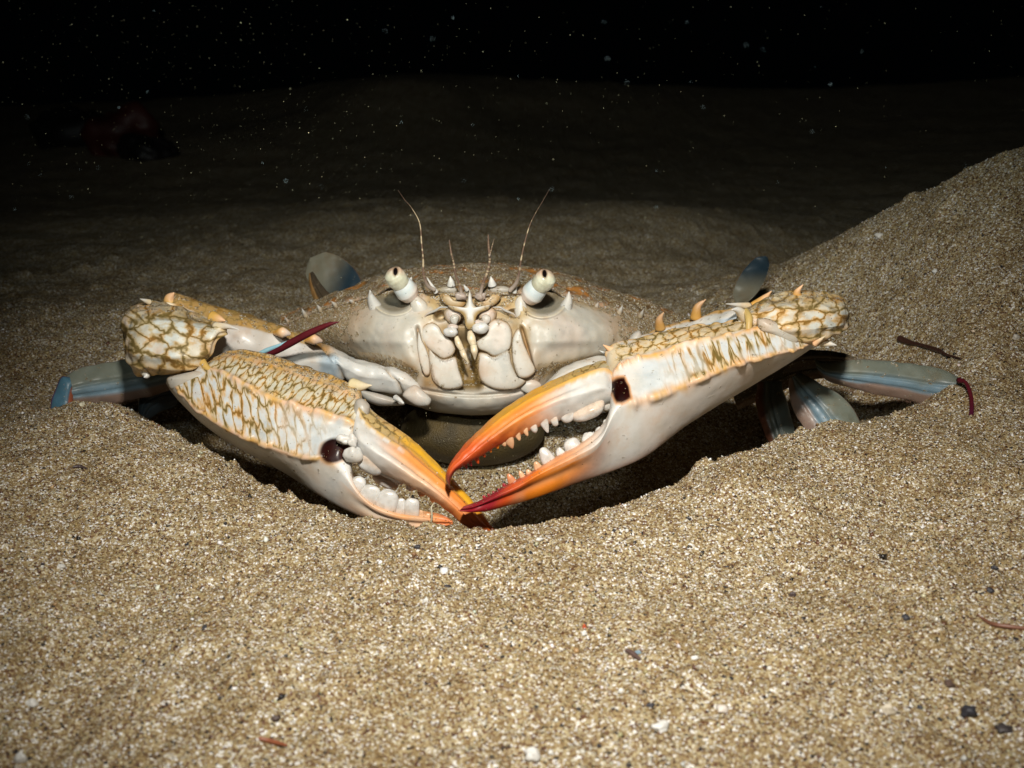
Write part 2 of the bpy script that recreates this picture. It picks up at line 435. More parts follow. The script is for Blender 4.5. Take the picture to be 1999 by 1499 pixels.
Pm = np.concatenate([np.ones((nC, 1)), A_], 1)
L = np.block([[K, Pm], [Pm.T, np.zeros((3, 3))]])
SOL = np.linalg.solve(L, np.concatenate([CT[:, 2], [0, 0, 0]]))
RIM = np.array([P(a, b, c) for a, b, c in ((330, 850, .425), (410, 893, .412), (480, 925, .398), (550, 985, .383), (620, 1015, .372), (720, 1032, .365),
                  (840, 1038, .362), (960, 1034, .362), (1080, 1020, .364), (1180, 1003, .370), (1270, 975, .378), (1360, 930, .392), (1450, 882, .405), (1560, 850, .418), (1680, 832, .430))])
def dig(x, y):
    """the crab has thrown the sand out from behind the rim: steep inner wall"""
    ry = np.interp(x, RIM[:, 0], RIM[:, 1]); t = y - ry - .0015
    side = ss(RIM[0, 0] - .012, RIM[1, 0], x) * ss(RIM[-1, 0] + .005, RIM[-2, 0] - .01, x)
    return side * (-.030 * ss(0, .024, t) * ss(.13, .06, t) + .0016 * np.exp(-((t + .003) / .004) ** 2))
def ground0(x, y):
    x = np.asarray(x, float); y = np.asarray(y, float); sh = x.shape; x = x.ravel(); y = y.ravel()
    xc = np.clip(x, -1.6, 1.6); yc = np.clip(y, .12, 2.6)
    out = np.empty(len(x))
    for a in range(0, len(x), 40000):
        X = xc[a:a + 40000]; Y = yc[a:a + 40000]
        r2 = (X[:, None] - A_[None, :, 0]) ** 2 + (Y[:, None] - A_[None, :, 1]) ** 2
        out[a:a + 40000] = tpsk(r2) @ SOL[:nC] + SOL[nC] + SOL[nC + 1] * X + SOL[nC + 2] * Y
    near = ss(1.0, .5, np.abs(x)) * ss(-.05, .12, y)
    out = out * near + np.clip(out, -.05, .3) * (1 - near)
    return out.reshape(sh)
def ground(x, y, z0=None):
    z = (ground0(x, y) + dig(x, y)) if z0 is None else z0
    p = np.stack([x, y, np.zeros_like(x)], -1)
    z = z + (noise3(p, 22, 1) - .5) * .0050 * ss(.2, .5, y) + (noise3(p, 22, 1) - .5) * .003
    z = z + (noise3(p, 75, 2) - .5) * .0030 + (noise3(p, 210, 3) - .5) * .0016 + (noise3(p, 520, 4) - .5) * .0010
    clump = np.clip(noise3(p, 130, 5) - .62, 0, 1) * 0.008
    t = y - np.interp(x, RIM[:, 0], RIM[:, 1]); rim = np.exp(-(t / .006) ** 2) * (np.abs(x) < .16)
    z = z + rim * ((noise3(p, 260, 6) - .45) * .0045 + (noise3(p, 90, 7) - .5) * .004)
    z = z + (noise3(p * np.array([1, .7, 1]), 45, 8) - .5) * .0050 * ss(.6, .2, y)
    return z + clump

def axis(dense0, dense1, step, lo, hi, g=1.035):
    a = list(np.arange(dense0, dense1, step)); s_ = step; v = a[-1]
    up = []
    while v < hi: s_ *= g; v += s_; up.append(v)
    s_ = step; v = dense0; dn = []
    while v > lo: s_ *= g; v -= s_; dn.append(v)
    return np.array(dn[::-1] + a + up)
gx = axis(-.27, .29, .00075, -14, 14); gy = axis(.20, .56, .00075, -3, 30, 1.022)
GX, GY = np.meshgrid(gx, gy, indexing='xy')
GZ = ground(GX, GY)
GZ += (rng.random(GZ.shape) - .5) * .00035
V = np.stack([GX, GY, GZ], -1).reshape(-1, 3)
bed = mk('seabed', V, gridfaces(len(gy), len(gx))[:, ::-1], M_SAND)
tag(bed, kind='structure')

def scatter(n, xr, yr, dens=None):
    x = rng.uniform(*xr, n * 3); y = rng.uniform(*yr, n * 3)
    if dens is not None:
        k = rng.random(len(x)) < dens(x, y); x = x[k]; y = y[k]
    return x[:n], y[:n]
OCT = np.array([[1, 0, 0], [-1, 0, 0], [0, 1, 0], [0, -1, 0], [0, 0, 1], [0, 0, -1]], float)
OF = np.array([[0, 2, 4], [2, 1, 4], [1, 3, 4], [3, 0, 4], [2, 0, 5], [1, 2, 5], [3, 1, 5], [0, 3, 5]])
CUB = np.array([[x, y, z] for x in (-1, 1) for y in (-1, 1) for z in (-1, 1)], float) * .62
def randrot(n):
    q = rng.normal(size=(n, 4)); q /= np.linalg.norm(q, axis=1, keepdims=True); w_, x, y, z = q.T
    return np.stack([1 - 2 * (y * y + z * z), 2 * (x * y - z * w_), 2 * (x * z + y * w_), 2 * (x * y + z * w_), 1 - 2 * (x * x + z * z), 2 * (y * z - x * w_),
                     2 * (x * z - y * w_), 2 * (y * z + x * w_), 1 - 2 * (x * x + y * y)], -1).reshape(n, 3, 3)
GC = np.array([q for _, q in SAND]); GW = np.array([.045, .075, .13, .16, .18, .15, .12, .14]); GW = GW / GW.sum()
def grains(name, pos, size, cols, mat, parent=None, aspect=.35):
    n = len(pos)
    b = OCT[None] * (1 + (rng.random((n, 6, 3)) - .5) * .9)
    b = b + (rng.random((n, 6, 3)) - .5) * .5
    b = b * (1 - aspect * rng.random((n, 1, 3)))
    b = np.einsum('nij,nkj->nki', randrot(n), b) * size[:, None, None] + pos[:, None]
    f = (OF[None] + (np.arange(n) * 6)[:, None, None]).reshape(-1, 3)
    return mk(name, b.reshape(-1, 3), f, mat, parent, np.repeat(cols, 6, 0), smooth=False)
def graincol(n, k=1.0):
    c = GC[rng.choice(len(GC), n, p=GW)] * (1 + (rng.random((n, 1)) - .5) * .5)
    c = c * (1 + (rng.random((n, 3)) - .5) * .16); return np.clip(c * k, 0, .85)
N = 250000
x, y = scatter(N, (-.30, .33), (.20, .60), lambda x, y: np.clip((.30 / y) ** 2.0, 0, 1) * (np.abs(x) < .10 + .5 * y))
n = len(x)
sz = .00020 * np.exp(rng.normal(0, .45, n)) * (.75 + y * .9)
big = rng.random(n) < .012; sz[big] *= 2.0
z = ground(x, y) + sz * .25
gr = grains('sand_grains', np.stack([x, y, z], -1), sz, graincol(n), M_GRAIN)
tag(gr, 'loose tan, white and dark grains covering the sandy sea bed', 'sand grains', kind='stuff')

# ------------------------------------------------------------------ crab: colours
WHITE = np.array([.62, .605, .575]); CREAM = np.array([.72, .60, .42]); ORANGE = np.array([.74, .21, .014]); YEL = np.array([.72, .38, .03])
REDO = np.array([.55, .075, .015]); RED = np.array([.24, .012, .02]); BLUEW = np.array([.52, .56, .58]); OLIVE = np.array([.30, .22, .08])
PEACH = np.array([.72, .44, .25]); MAROON = np.array([.045, .006, .006]); SPOT = np.array([.05, .006, .004])
BROWN = np.array([.16, .095, .04]); TEAL = np.array([.16, .24, .27]); PINKW = np.array([.72, .60, .52])

crab = empty('crab', tuple(P(930, 800, .47)))
tag(crab, 'pale swimming crab with orange and red tipped claws crouching in a hollow in the sand', 'crab')
# children are modelled in world space: undo the root's offset
CR = np.array(crab.location)
_mk = mk
def mk(name, V, faces, mat, parent=None, col=None, mask=None, uv=None, smooth=True):
    V = np.asarray(V, float).reshape(-1, 3)
    if parent is not None: V = V - CR
    o = _mk(name, V, faces, mat, parent, col, mask, uv, smooth)
    return o

def dirtmask(V, amt, seed=0):
    return amt * (.6 + .8 * noise3(V, 260, seed))

# ---- body front
def prow(ps, ds): return np.array([P(a, b, d) for (a, b), d in zip(ps, ds)])
R0p = [(545, 640), (600, 613), (660, 594), (722, 577), (770, 566), (830, 566), (885, 572), (930, 574), (985, 570), (1030, 568), (1070, 570), (1112, 579), (1190, 601), (1270, 618), (1340, 640)]
R0d = [.490, .480, .470, .461, .457, .452, .449, .448, .449, .452, .457, .462, .472, .484, .494]
rows_face = [prow(R0p, R0d),
 prow([(560, 665), (620, 645), (680, 635), (735, 628), (785, 625), (832, 618), (885, 610), (930, 608), (980, 610), (1028, 620), (1075, 628), (1125, 632), (1190, 640), (1260, 650), (1320, 665)],
      [.484, .470, .458, .449, .445, .4445, .4455, .4455, .4455, .4445, .445, .450, .460, .474, .488]),
 prow([(600, 685), (660, 680), (710, 675), (755, 678), (790, 680), (825, 680), (880, 670), (925, 665), (975, 670), (1022, 680), (1060, 680), (1110, 680), (1170, 682), (1230, 685), (1290, 690)],
      [.482, .468, .456, .447, .442, .443, .446, .447, .446, .443, .442, .448, .458, .470, .485]),
 prow([(640, 702), (690, 704), (730, 708), (768, 715), (805, 725), (835, 735), (880, 735), (920, 735), (960, 735), (1005, 735), (1045, 728), (1090, 716), (1140, 706), (1200, 702), (1250, 705)],
      [.484, .470, .459, .449, .4445, .444, .445, .446, .445, .444, .4445, .450, .460, .474, .487]),
 prow([(690, 740), (730, 750), (760, 762), (790, 770), (820, 778), (850, 786), (890, 793), (925, 796), (965, 794), (1005, 788), (1035, 780), (1070, 768), (1110, 750), (1160, 735), (1210, 725)],
      [.49, .48, .470, .460, .455, .451, .449, .448, .449, .451, .455, .462, .474, .484, .495]),
 prow([(690, 752), (730, 762), (760, 775), (790, 787), (820, 796), (850, 804), (890, 808), (925, 810), (965, 808), (1005, 803), (1035, 795), (1070, 782), (1110, 765), (1160, 748), (1210, 735)],
      [.51, .50, .49, .485, .480, .476, .474, .473, .474, .476, .480, .485, .494, .504, .515]),
 prow([(690, 740), (730, 750), (760, 760), (790, 768), (820, 775), (850, 780), (890, 783), (925, 785), (965, 783), (1005, 780), (1035, 775), (1070, 765), (1110, 750), (1160, 740), (1210, 730)], [.56] * 15)]

def orbit(px, py, cx, cy, rx, ry, rot=0):
    a = math.radians(rot); x = px - cx; y = py - cy
    X = (x * math.cos(a) + y * math.sin(a)) / rx; Y = (-x * math.sin(a) + y * math.cos(a)) / ry
    return np.sqrt(X * X + Y * Y)
def face_disp(R, C, G):
    px, py, d = proj(G)
    dd = np.zeros_like(px)
    for (cx, cy, rx, ry, ro) in ((768, 579, 40, 33, 10), (1063, 584, 41, 33, -10)):
        q = orbit(px, py, cx, cy, rx, ry, ro)
        dd += .0085 * ss(1.0, .3, q) - .0012 * np.exp(-((q - 1.08) / .09) ** 2)
    # sockets beside the nose, mouth field, midline groove
    for (cx, cy, rx, ry) in ((860, 618, 15, 11), (1003, 612, 14, 10), (888, 604, 14, 9), (950, 604, 14, 9), (905, 628, 30, 9)):
        dd += .005 * ss(1.1, .3, orbit(px, py, cx, cy, rx, ry))
    dd += .008 * ss(30, 8, np.abs(px - (912 + (py - 700) * .06))) * ss(640, 680, py) * ss(775, 740, py)
    # ridges and hollows on the cheeks
    for sx, x0 in ((-1, 800), (1, 1040)):
        t = (px - x0) * sx
        yl = 668 - t * .02
        dd -= .0006 * np.exp(-((py - yl) / 8) ** 2) * ss(-5, 30, t) * ss(170, 90, t)
        dd += .0016 * np.exp(-((py - (yl + 24)) / 18) ** 2) * ss(0, 30, t) * ss(200, 90, t)
    # cheek boundary grooves beside the mouth
    for (x1, y1, x2, y2) in ((815, 640, 828, 728), (1018, 640, 1042, 722)):
        xl = x1 + (x2 - x1) * (py - y1) / (y2 - y1)
        dd += .0025 * np.exp(-((px - xl) / 3.2) ** 2) * ss(632, 645, py) * ss(735, 725, py)
    # belly plates
    dd += .0016 * np.exp(-((py - (772 - ((px - 925) / 120) ** 2 * 16)) / 3.5) ** 2) * ss(120, 90, np.abs(px - 925))
    dd += (noise3(G, 330, 3) - .5) * .0007
    return P(px, py, d + dd)
def face_col(R, C, V):
    px, py, d = proj(V)
    c = np.broadcast_to(WHITE * np.array([.80, .77, .71]), V.shape).copy()
    n = noise3(V, 90, 4); n2 = noise3(V, 240, 5)
    c = mixc(c, PINKW * .8, .6 * ss(.45, .8, n))
    # brownish flanks
    side = np.maximum(ss(750, 625, px + (py - 640) * .3), ss(1150, 1265, px - (py - 640) * .3))
    c = mixc(c, np.array([.34, .25, .15]), .9 * side)
    low = ss(1.7, 2.9, R) * ss(95, 150, np.abs(px - 930)); c = mixc(c, np.array([.50, .41, .28]), .55 * low)
    c = mixc(c, np.array([.34, .24, .12]), .7 * ss(.5, .0, R) * ss(75, 110, np.abs(px - 930)))
    # pits are grey and glossy
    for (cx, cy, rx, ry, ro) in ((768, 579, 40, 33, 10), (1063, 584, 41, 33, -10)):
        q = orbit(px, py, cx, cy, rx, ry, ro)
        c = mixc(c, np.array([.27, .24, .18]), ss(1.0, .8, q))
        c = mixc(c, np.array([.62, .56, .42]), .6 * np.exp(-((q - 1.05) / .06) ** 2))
    # centre between the orbits: yellowish membranes and dirt
    cen = ss(128, 80, np.abs(px - 930)) * ss(655, 612, py)
    c = mixc(c, np.array([.46, .33, .15]), .85 * cen * ss(.25, .55, n2 + .25 * cen))
    mouth = ss(112, 98, np.abs(px - 930)) * ss(622, 640, py) * ss(762, 750, py)
    c = mixc(c, np.array([.36, .25, .12]), .9 * mouth)
    gap = ss(34, 18, np.abs(px - (912 + (py - 700) * .06))) * ss(650, 690, py) * ss(770, 750, py)
    c = mixc(c, np.array([.21, .13, .03]), .95 * gap)
    for (x1, y1, x2, y2) in ((815, 640, 828, 728), (1018, 640, 1042, 722)):
        xl = x1 + (x2 - x1) * (py - y1) / (y2 - y1)
        c = mixc(c, np.array([.30, .16, .05]), .7 * np.exp(-((px - xl) / 2.6) ** 2) * ss(632, 645, py) * ss(735, 725, py))
    edge = np.exp(-((R - 3.0) / .28) ** 2) * ss(100, 125, np.abs(px - 930))
    c = mixc(c, np.array([.30, .21, .09]), .8 * edge)
    dirt = .18 + .55 * edge + .55 * side + .55 * ss(.45, .0, R) + .35 * cen * ss(.4, .6, n2) + .25 * gap
    dirt = dirt * ss(.2, .5, .5 + noise3(V, 120, 8)) - .15 * ss(1, .75, orbit(px, py, 767, 577, 38, 34)) - .15 * ss(1, .75, orbit(px, py, 1063, 582, 38, 34))
    dirt = dirt * ss(4.6, 3.7, R)
    m = np.stack([np.zeros_like(px), np.zeros_like(px), np.clip(dirt, 0, 1)], -1)
    return c, m, np.zeros((len(V), 2))
body = sheet('underbody', rows_face, 300, 560, M_SMOOTH, crab, face_col, face_disp)

# ---- carapace
R0c = prow([(a, b - 2.0) for a, b in R0p], [d - .0012 for d in R0d])
crest = prow([(562, 622), (618, 598), (672, 576), (728, 556), (785, 538), (840, 527), (890, 520), (935, 517), (985, 519), (1035, 526), (1090, 537), (1145, 553), (1205, 575), (1270, 600), (1325, 625)],
             [.500, .503, .506, .510, .513, .515, .516, .516, .516, .515, .513, .510, .506, .506, .506])
mid1 = crest * .45 + R0c * .55 + np.array([0, 0, .0040])
under = R0c + np.array([0, .004, -.0035])
back = prow([(600, 645), (650, 615), (700, 590), (745, 570), (800, 556), (850, 546), (895, 541), (935, 540), (980, 541), (1030, 546), (1080, 556), (1130, 570), (1185, 590), (1240, 615), (1290, 645)], [.53, .54, .55, .56, .565, .57, .572, .573, .572, .57, .565, .56, .55, .54, .53])
rear = prow([(620, 670), (670, 650), (720, 640), (765, 630), (815, 625), (860, 620), (900, 618), (935, 617), (975, 618), (1020, 620), (1065, 625), (1110, 630), (1160, 640), (1210, 655), (1260, 675)], [.535, .545, .555, .565, .57, .575, .577, .578, .577, .575, .57, .565, .555, .545, .535])
def cara_disp(R, C, G):
    px, py, d = proj(G)
    up = (noise3(G, 140, 6) - .5) * .0028 + (noise3(G, 420, 7) - .5) * .0012
    G = G + np.array([0, 0, 1.]) * (up * ss(.8, 1.6, R))[..., None]
    # the orbits bite into the front edge
    for cx in (768, 1062):
        k = np.exp(-((px - cx) / 27) ** 4) * ss(1.9, .9, R)
        G = G + np.stack([np.zeros_like(px), .010 * k, .0012 * k], -1)
    return G
def cara_col(R, C, V):
    n = noise3(V * np.array([.45, 1, 1.8]), 190, 9); n2 = noise3(V, 300, 10)
    c = mixc(np.broadcast_to(np.array([.17, .115, .055]), V.shape), np.array([.36, .16, .04]), ss(.55, .70, n))
    c = mixc(c, np.array([.10, .07, .04]), .7 * ss(.55, .7, n2))
    c = mixc(c, PINKW * .8, .6 * ss(1.25, .95, R))
    dirt = .62 + .35 * (noise3(V, 70, 11) - .3) - .22 * ss(.55, .70, n)
    return c, np.stack([n * 0, n * 0, np.clip(dirt, 0, 1)], -1), np.zeros((len(V), 2))
cara = sheet('carapace', [under, R0c, mid1, crest, back, rear], 170, 460, M_SHELL, crab, cara_col, cara_disp)

def spine(parent, a, tip, d0, d1, r, col0=CREAM, col1=WHITE, name='spine', curve=(0, 0), mat=None, mask=(0, 0, .1)):
    """thorn from pixel a (depth d0) to pixel tip (depth d1), base radius r px"""
    p0 = P(a[0], a[1], d0); p2 = P(tip[0], tip[1], d1); p1 = P((a[0] + tip[0]) / 2 + curve[0], (a[1] + tip[1]) / 2 + curve[1], (d0 + d1) / 2)
    m = .00019 * (d0 / .43)
    return tube(name, [p0, p1, p2], [r * m, r * .62 * m, .05 * m * r], mat or M_SHELL, parent, lambda t, V: mixc(np.broadcast_to(col0, V.shape), col1, ss(.2, .8, t)), mask, n=12, ns=14)

# side teeth of the shell
for (x0, y0, x1, y1, d, r) in ((565, 632, 556, 618, .487, 5), (597, 617, 589, 602, .480, 6), (626, 606, 619, 595, .475, 6), (656, 597, 647, 588, .470, 6), (690, 590, 681, 585, .465, 6),
                               (1163, 602, 1168, 590, .468, 7), (1208, 612, 1215, 597, .473, 7), (1250, 618, 1256, 604, .479, 6)):
    spine(cara, (x0, y0), (x1, y1), d, d - .003, r * .9, np.array([.40, .32, .22]), WHITE * .75)
spine(cara, (733, 600), (722, 566), .4560, .4525, 14, WHITE * .85, WHITE * .9, curve=(-2, 0), mask=(0, 0, .25))
spine(cara, (1103, 604), (1111, 569), .4560, .4525, 14, WHITE * .85, WHITE * .9, curve=(2, 0), mask=(0, 0, .25))
# brow teeth along the front edge
for (x0, y0, x1, y1, r) in ((852, 572, 833, 541, 5), (881, 557, 879, 539, 9), (961, 557, 958, 539, 9), (1004, 572, 1010, 545, 5), (912, 566, 905, 556, 5), (800, 556, 803, 540, 6)):
    spine(cara, (x0, y0), (x1, y1), .4475, .4455, r, WHITE * .85, WHITE, name='brow_tooth', mask=(0, 0, .15))
def wcol(k=1.0, dirt=.1, rim=.0):
    def f(S, px, py, V):
        c = np.broadcast_to(WHITE * np.array([.86, .83, .78]) * k, V.shape).copy()
        c = mixc(c, PINKW * k * .8, .5 * ss(.45, .8, noise3(V, 150, 12)))
        c = mixc(c, np.array([.36, .22, .08]), rim * ss(.86, 1.0, S))
        return c, np.stack([S * 0, S * 0, dirt * (.5 + noise3(V, 180, 13)) + .35 * rim * ss(.85, 1, S)], -1)
    return f
# brow plates between the teeth
pillow('brow_plate', [(848, 566), (862, 572), (885, 572), (893, 566), (885, 558), (862, 560)], .4482, .0015, .003, M_SMOOTH, cara, wcol(.7, .5, .3))
pillow('brow_plate', [(955, 566), (965, 572), (988, 572), (1000, 566), (985, 558), (962, 560)], .4482, .0015, .003, M_SMOOTH, cara, wcol(.7, .5, .3))

# ---- nose: three-pointed plate
def nose_ring(py, w_, d): return ring_pts([(917.5, py - 1, d + .001), (917.5 + w_, py, d), (917.5 + w_ * .1, py + 1, d - .0016), (917.5 - w_, py, d)], .002)
pillow('rostrum', [(911, 592), (914, 574), (917, 565), (920, 574), (923, 590), (930, 599), (945, 600), (960, 594), (953, 604), (937, 611), (929, 622), (927, 642), (910, 642), (906, 621), (898, 611), (882, 605), (874, 596), (889, 601), (904, 600)],
       .4415, .0018, .004, M_SMOOTH, body, lambda S, px, py, V: (mixc(np.broadcast_to(WHITE * .95, V.shape), np.array([.42, .27, .07]), .85 * ss(.35, .85, S) * ss(592, 604, py)), np.stack([S * 0, S * 0, .1 + .35 * ss(.5, 1, S)], -1)), nr=24, n=120, power=2.6)
for s_ in (-1, 1):
    X = lambda q: [(918 + s_ * (x_ - 918), y_) for x_, y_ in q]
    pillow('brow_fold', X([(870 + 96, 571), (958, 577), (948, 586), (934, 592), (926, 590), (931, 599), (945, 601), (962, 598), (974, 588), (978, 576)]), .4440, .0018, .004, M_SMOOTH, body, lambda S, px, py, V: (mixc(np.broadcast_to(np.array([.50, .39, .25]), V.shape), np.array([.40, .25, .09]), .8 * ss(.3, 1, S)), np.stack([S * 0, S * 0, .35 + .3 * ss(.5, 1, S)], -1)), n=96)
    pillow('nostril_pad', X([(936, 606), (948, 600), (962, 600), (970, 610), (966, 624), (954, 634), (941, 630), (934, 618)]), .4445, .0020, .004, M_SMOOTH, body, lambda S, px, py, V: (mixc(np.broadcast_to(PINKW * .75, V.shape), np.array([.34, .23, .10]), .7 * ss(.55, 1, S)), np.stack([S * 0, S * 0, .15 + .3 * ss(.5, 1, S)], -1)), n=80, power=1.6)
    pillow('nostril_pad', X([(940, 618), (950, 613), (958, 620), (955, 630), (945, 633)]), .4425, .0010, .002, M_SMOOTH, body, wcol(.9, .1, .5))
    tube('cheek_ridge', [P(918 + s_ * 44, 600, .4430), P(918 + s_ * 58, 600, .4425), P(918 + s_ * 68, 606, .4430), P(918 + s_ * 84, 613, .4440), P(918 + s_ * 90, 620, .445)], [.0002, .0004, .0005, .0004, .0002], M_SMOOTH, body,
         lambda t, V: mixc(np.broadcast_to(WHITE * .7, V.shape), PEACH, .4 * ss(.5, 1, t)), (0, 0, .15), n=12)
# inner orbit lobes
pillow('orbit_lobe', [(801, 572), (812, 574), (832, 590), (838, 612), (826, 625), (812, 622), (802, 604)], .4475, .0018, .004, M_SMOOTH, body, wcol(.95, .2, .3))
pillow('orbit_lobe', [(1019, 577), (1008, 582), (1003, 600), (1008, 622), (1022, 634), (1034, 622), (1030, 602)], .4475, .0018, .004, M_SMOOTH, body, wcol(.95, .2, .3))

# ---- mouthparts
def mouth(poly, d, bulge=.003, k=1.0, tilt=(0, 0), name='mouth_plate', rim=.75):
    q = np.array(poly, float); c_ = q.mean(0); poly = c_ + (q - c_) * 1.07
    return pillow(name, poly, (.4428 if (q[:, 0].max() < 846 and q[:, 0].min() < 822 and len(q) == 8) or q[:, 0].min() > 994 else .4444), bulge * .55, .004, M_SMOOTH, body, wcol(k, .20, rim), tilt=tilt, power=6.5, nr=24, n=96)
mouth([(822, 650), (828, 637), (843, 631), (856, 638), (864, 652), (880, 665), (887, 680), (882, 692), (865, 699), (850, 690), (835, 678), (825, 663)], .4405, .0032)
mouth([(838, 683), (849, 693), (865, 702), (888, 698), (895, 720), (903, 748), (890, 757), (866, 757), (846, 742), (839, 712)], .4410, .0034)
mouth([(817, 648), (823, 664), (832, 682), (838, 705), (838, 728), (829, 730), (820, 708), (815, 675)], .4425, .0022)
mouth([(932, 667), (948, 653), (955, 632), (970, 624), (990, 632), (998, 650), (996, 675), (988, 686), (965, 694), (950, 686), (936, 680)], .4395, .0036)
mouth([(936, 692), (950, 691), (964, 697), (991, 685), (998, 710), (1010, 735), (1024, 744), (1004, 758), (968, 758), (942, 744), (934, 720)], .4400, .0036)
mouth([(1006, 650), (1014, 645), (1022, 670), (1035, 700), (1044, 722), (1030, 735), (1012, 733), (1002, 705), (1000, 670)], .4420, .0024)
# palps: knob and two finger-like joints on each side
blob('palp_knob', P(938, 641, .4400), (.0031, .0022, .0022), M_TOOTH, body, WHITE, wob=.12)
blob('palp_knob', P(880, 648, .4405), (.0028, .0020, .0019), M_TOOTH, body, WHITE * .97, wob=.12)
blob('palp_knob', P(934, 631, .4425), (.0026, .0018, .0014), M_TOOTH, body, PINKW * .8, wob=.12)
blob('palp_knob', P(884, 638, .4425), (.0022, .0018, .0012), M_TOOTH, body, PINKW * .8, wob=.12)
tube('palp', [P(918, 648, .4425), P(920, 660, .4410), P(924, 673, .4410)], [.0011, .0017, .0013], M_TOOTH, body, CREAM, n=14)
tube('palp', [P(924, 674, .4412), P(926, 686, .4405), P(927, 702, .4415)], [.0013, .0014, .0002], M_TOOTH, body, CREAM * .97, n=14)
tube('palp', [P(891, 658, .4425), P(895, 670, .4412), P(902, 683, .4412)], [.0009, .0013, .0010], M_TOOTH, body, CREAM, n=14)
tube('palp', [P(902, 684, .4415), P(906, 694, .4408), P(915, 709, .4415)], [.0011, .0011, .0002], M_TOOTH, body, CREAM * .97, n=14)
# belly folds below the mouth
pillow('belly_plate', [(1014, 745), (1040, 740), (1058, 752), (1040, 770), (1018, 762)], .4465, .0015, .004, M_SMOOTH, body, wcol(.95, .15, .3))

# hairs along the lower edge of the shell
hv = []
def hairs(pts, n, length, parent, name='hair_fringe', col=(.25, .16, .06), dirv=(0, 1), sp=.5, rad=.00006):
    C, _ = crom(np.array(pts, float), n)
    Vs = []; Fs = []
    for i, (px, py, d) in enumerate(C):
        px += random.uniform(-2, 2); py += random.uniform(-2, 2)
        L_ = length * random.uniform(.6, 1.2)
        a = P(px, py, d - .0012); b = P(px + (dirv[0] + random.uniform(-sp, sp)) * L_, py + (dirv[1] + random.uniform(-sp, sp)) * L_, d - .0012 - random.uniform(0, .002))
        ax = np.array([rad, 0, 0]); az = np.array([0, 0, rad]); k = len(Vs)
        Vs += [a - ax, a + ax, a + az, b]; Fs += [(k, k + 1, k + 3), (k + 1, k + 2, k + 3), (k + 2, k, k + 3)]
    o = mk(name, np.array(Vs), Fs, M_HAIR, parent, np.array(col)); return o
hairs([(700, 688, .4545), (735, 690, .4515), (765, 696, .4475), (790, 708, .445), (815, 726, .4435)], 150, 9, body, dirv=(.3, .7))
hairs([(1062, 735, .4440), (1085, 714, .449), (1110, 704, .4535), (1150, 698, .461), (1180, 694, .467)], 190, 11, body, dirv=(-.4, .8))
hairs([(842, 706, .4425), (846, 730, .4425), (858, 750, .4430)], 70, 5, body, dirv=(-.4, .3))
hairs([(892, 700, .4425), (898, 722, .4425), (905, 748, .4430)], 120, 9, body, dirv=(.7, .2), col=(.30, .19, .05))
hairs([(936, 695, .4420), (933, 718, .4420), (938, 745, .4430)], 120, 9, body, dirv=(-.7, .2), col=(.30, .19, .05))
hairs([(999, 668, .4415), (1000, 700, .4415), (1012, 733, .4420)], 90, 4, body, dirv=(.3, .3))
hairs([(850, 690, .4420), (866, 699, .4415), (884, 695, .4415)], 50, 4, body, dirv=(0, .8))
hairs([(952, 688, .4410), (968, 694, .4410), (990, 686, .4415)], 50, 4, body, dirv=(0, .8))
hairs([(868, 612, .4415), (880, 618, .441), (895, 620, .441)], 14, 10, body, dirv=(-.5, -.3))
hairs([(960, 600, .4405), (985, 610, .441), (1000, 618, .442)], 40, 8, body, dirv=(.2, .8))

# ---- eyes
def eye(base, tip, d0, d1, pupil):
    b = P(*base, d0); t = P(*tip, d1)
    ax = t - b
    st = tube('eyestalk', [b - ax * .18, b + ax * .1, b + ax * .42, b + ax * .62], [.0035, .0045, .0041, .0034], M_SMOOTH, crab,
              lambda u, V: mixc(mixc(np.broadcast_to(PINKW, V.shape), np.array([.64, .70, .70]), ss(.15, .6, u)), WHITE, .5 * ss(.6, .9, u)), (0, 0, .05), n=24, ns=30)
    e = tube('eyeball', [b + ax * .50, b + ax * .60, b + ax * .78, b + ax * .95, t + ax * .12, t + ax * .22, t + ax * .27], [.0034, .0038, .0041, .0041, .0036, .0021, .0002], M_EYE, st, np.array([.5, .5, .4]), n=40, ns=60)
    pc = P(pupil[0], pupil[1], d1)
    me = e.data; n_ = len(me.vertices); co = np.empty(n_ * 3, np.float32); me.vertices.foreach_get('co', co); V = co.reshape(-1, 3) + CR
    px, py, d = proj(V)
    q = orbit(px, py, pupil[0], pupil[1], 4.6, 8.0, pupil[2])
    c = mixc(np.broadcast_to(np.array([.66, .65, .50]), V.shape), np.array([.56, .36, .25]), ss(tip[1] + 4, tip[1] - 14, py))
    c = mixc(c, np.array([.60, .60, .46]), .5 * noise3(V, 800, 3))
    front = ss(d1 + .001, d1 - .001, d)
    c = mixc(c, np.array([.22, .13, .07]), .7 * ss(1.7, .95, q) * front)
    c = mixc(c, np.array([.006, .004, .004]), ss(1.05, .85, q) * front)
    me.color_attributes['Col'].data.foreach_set('color', np.concatenate([c, np.ones((n_, 1))], 1).astype(np.float32).ravel())
eye((797, 572), (770, 538), .4475, .4405, (772, 530, 5))
eye((1037, 576), (1066, 543), .4475, .4405, (1063, 534, -5))

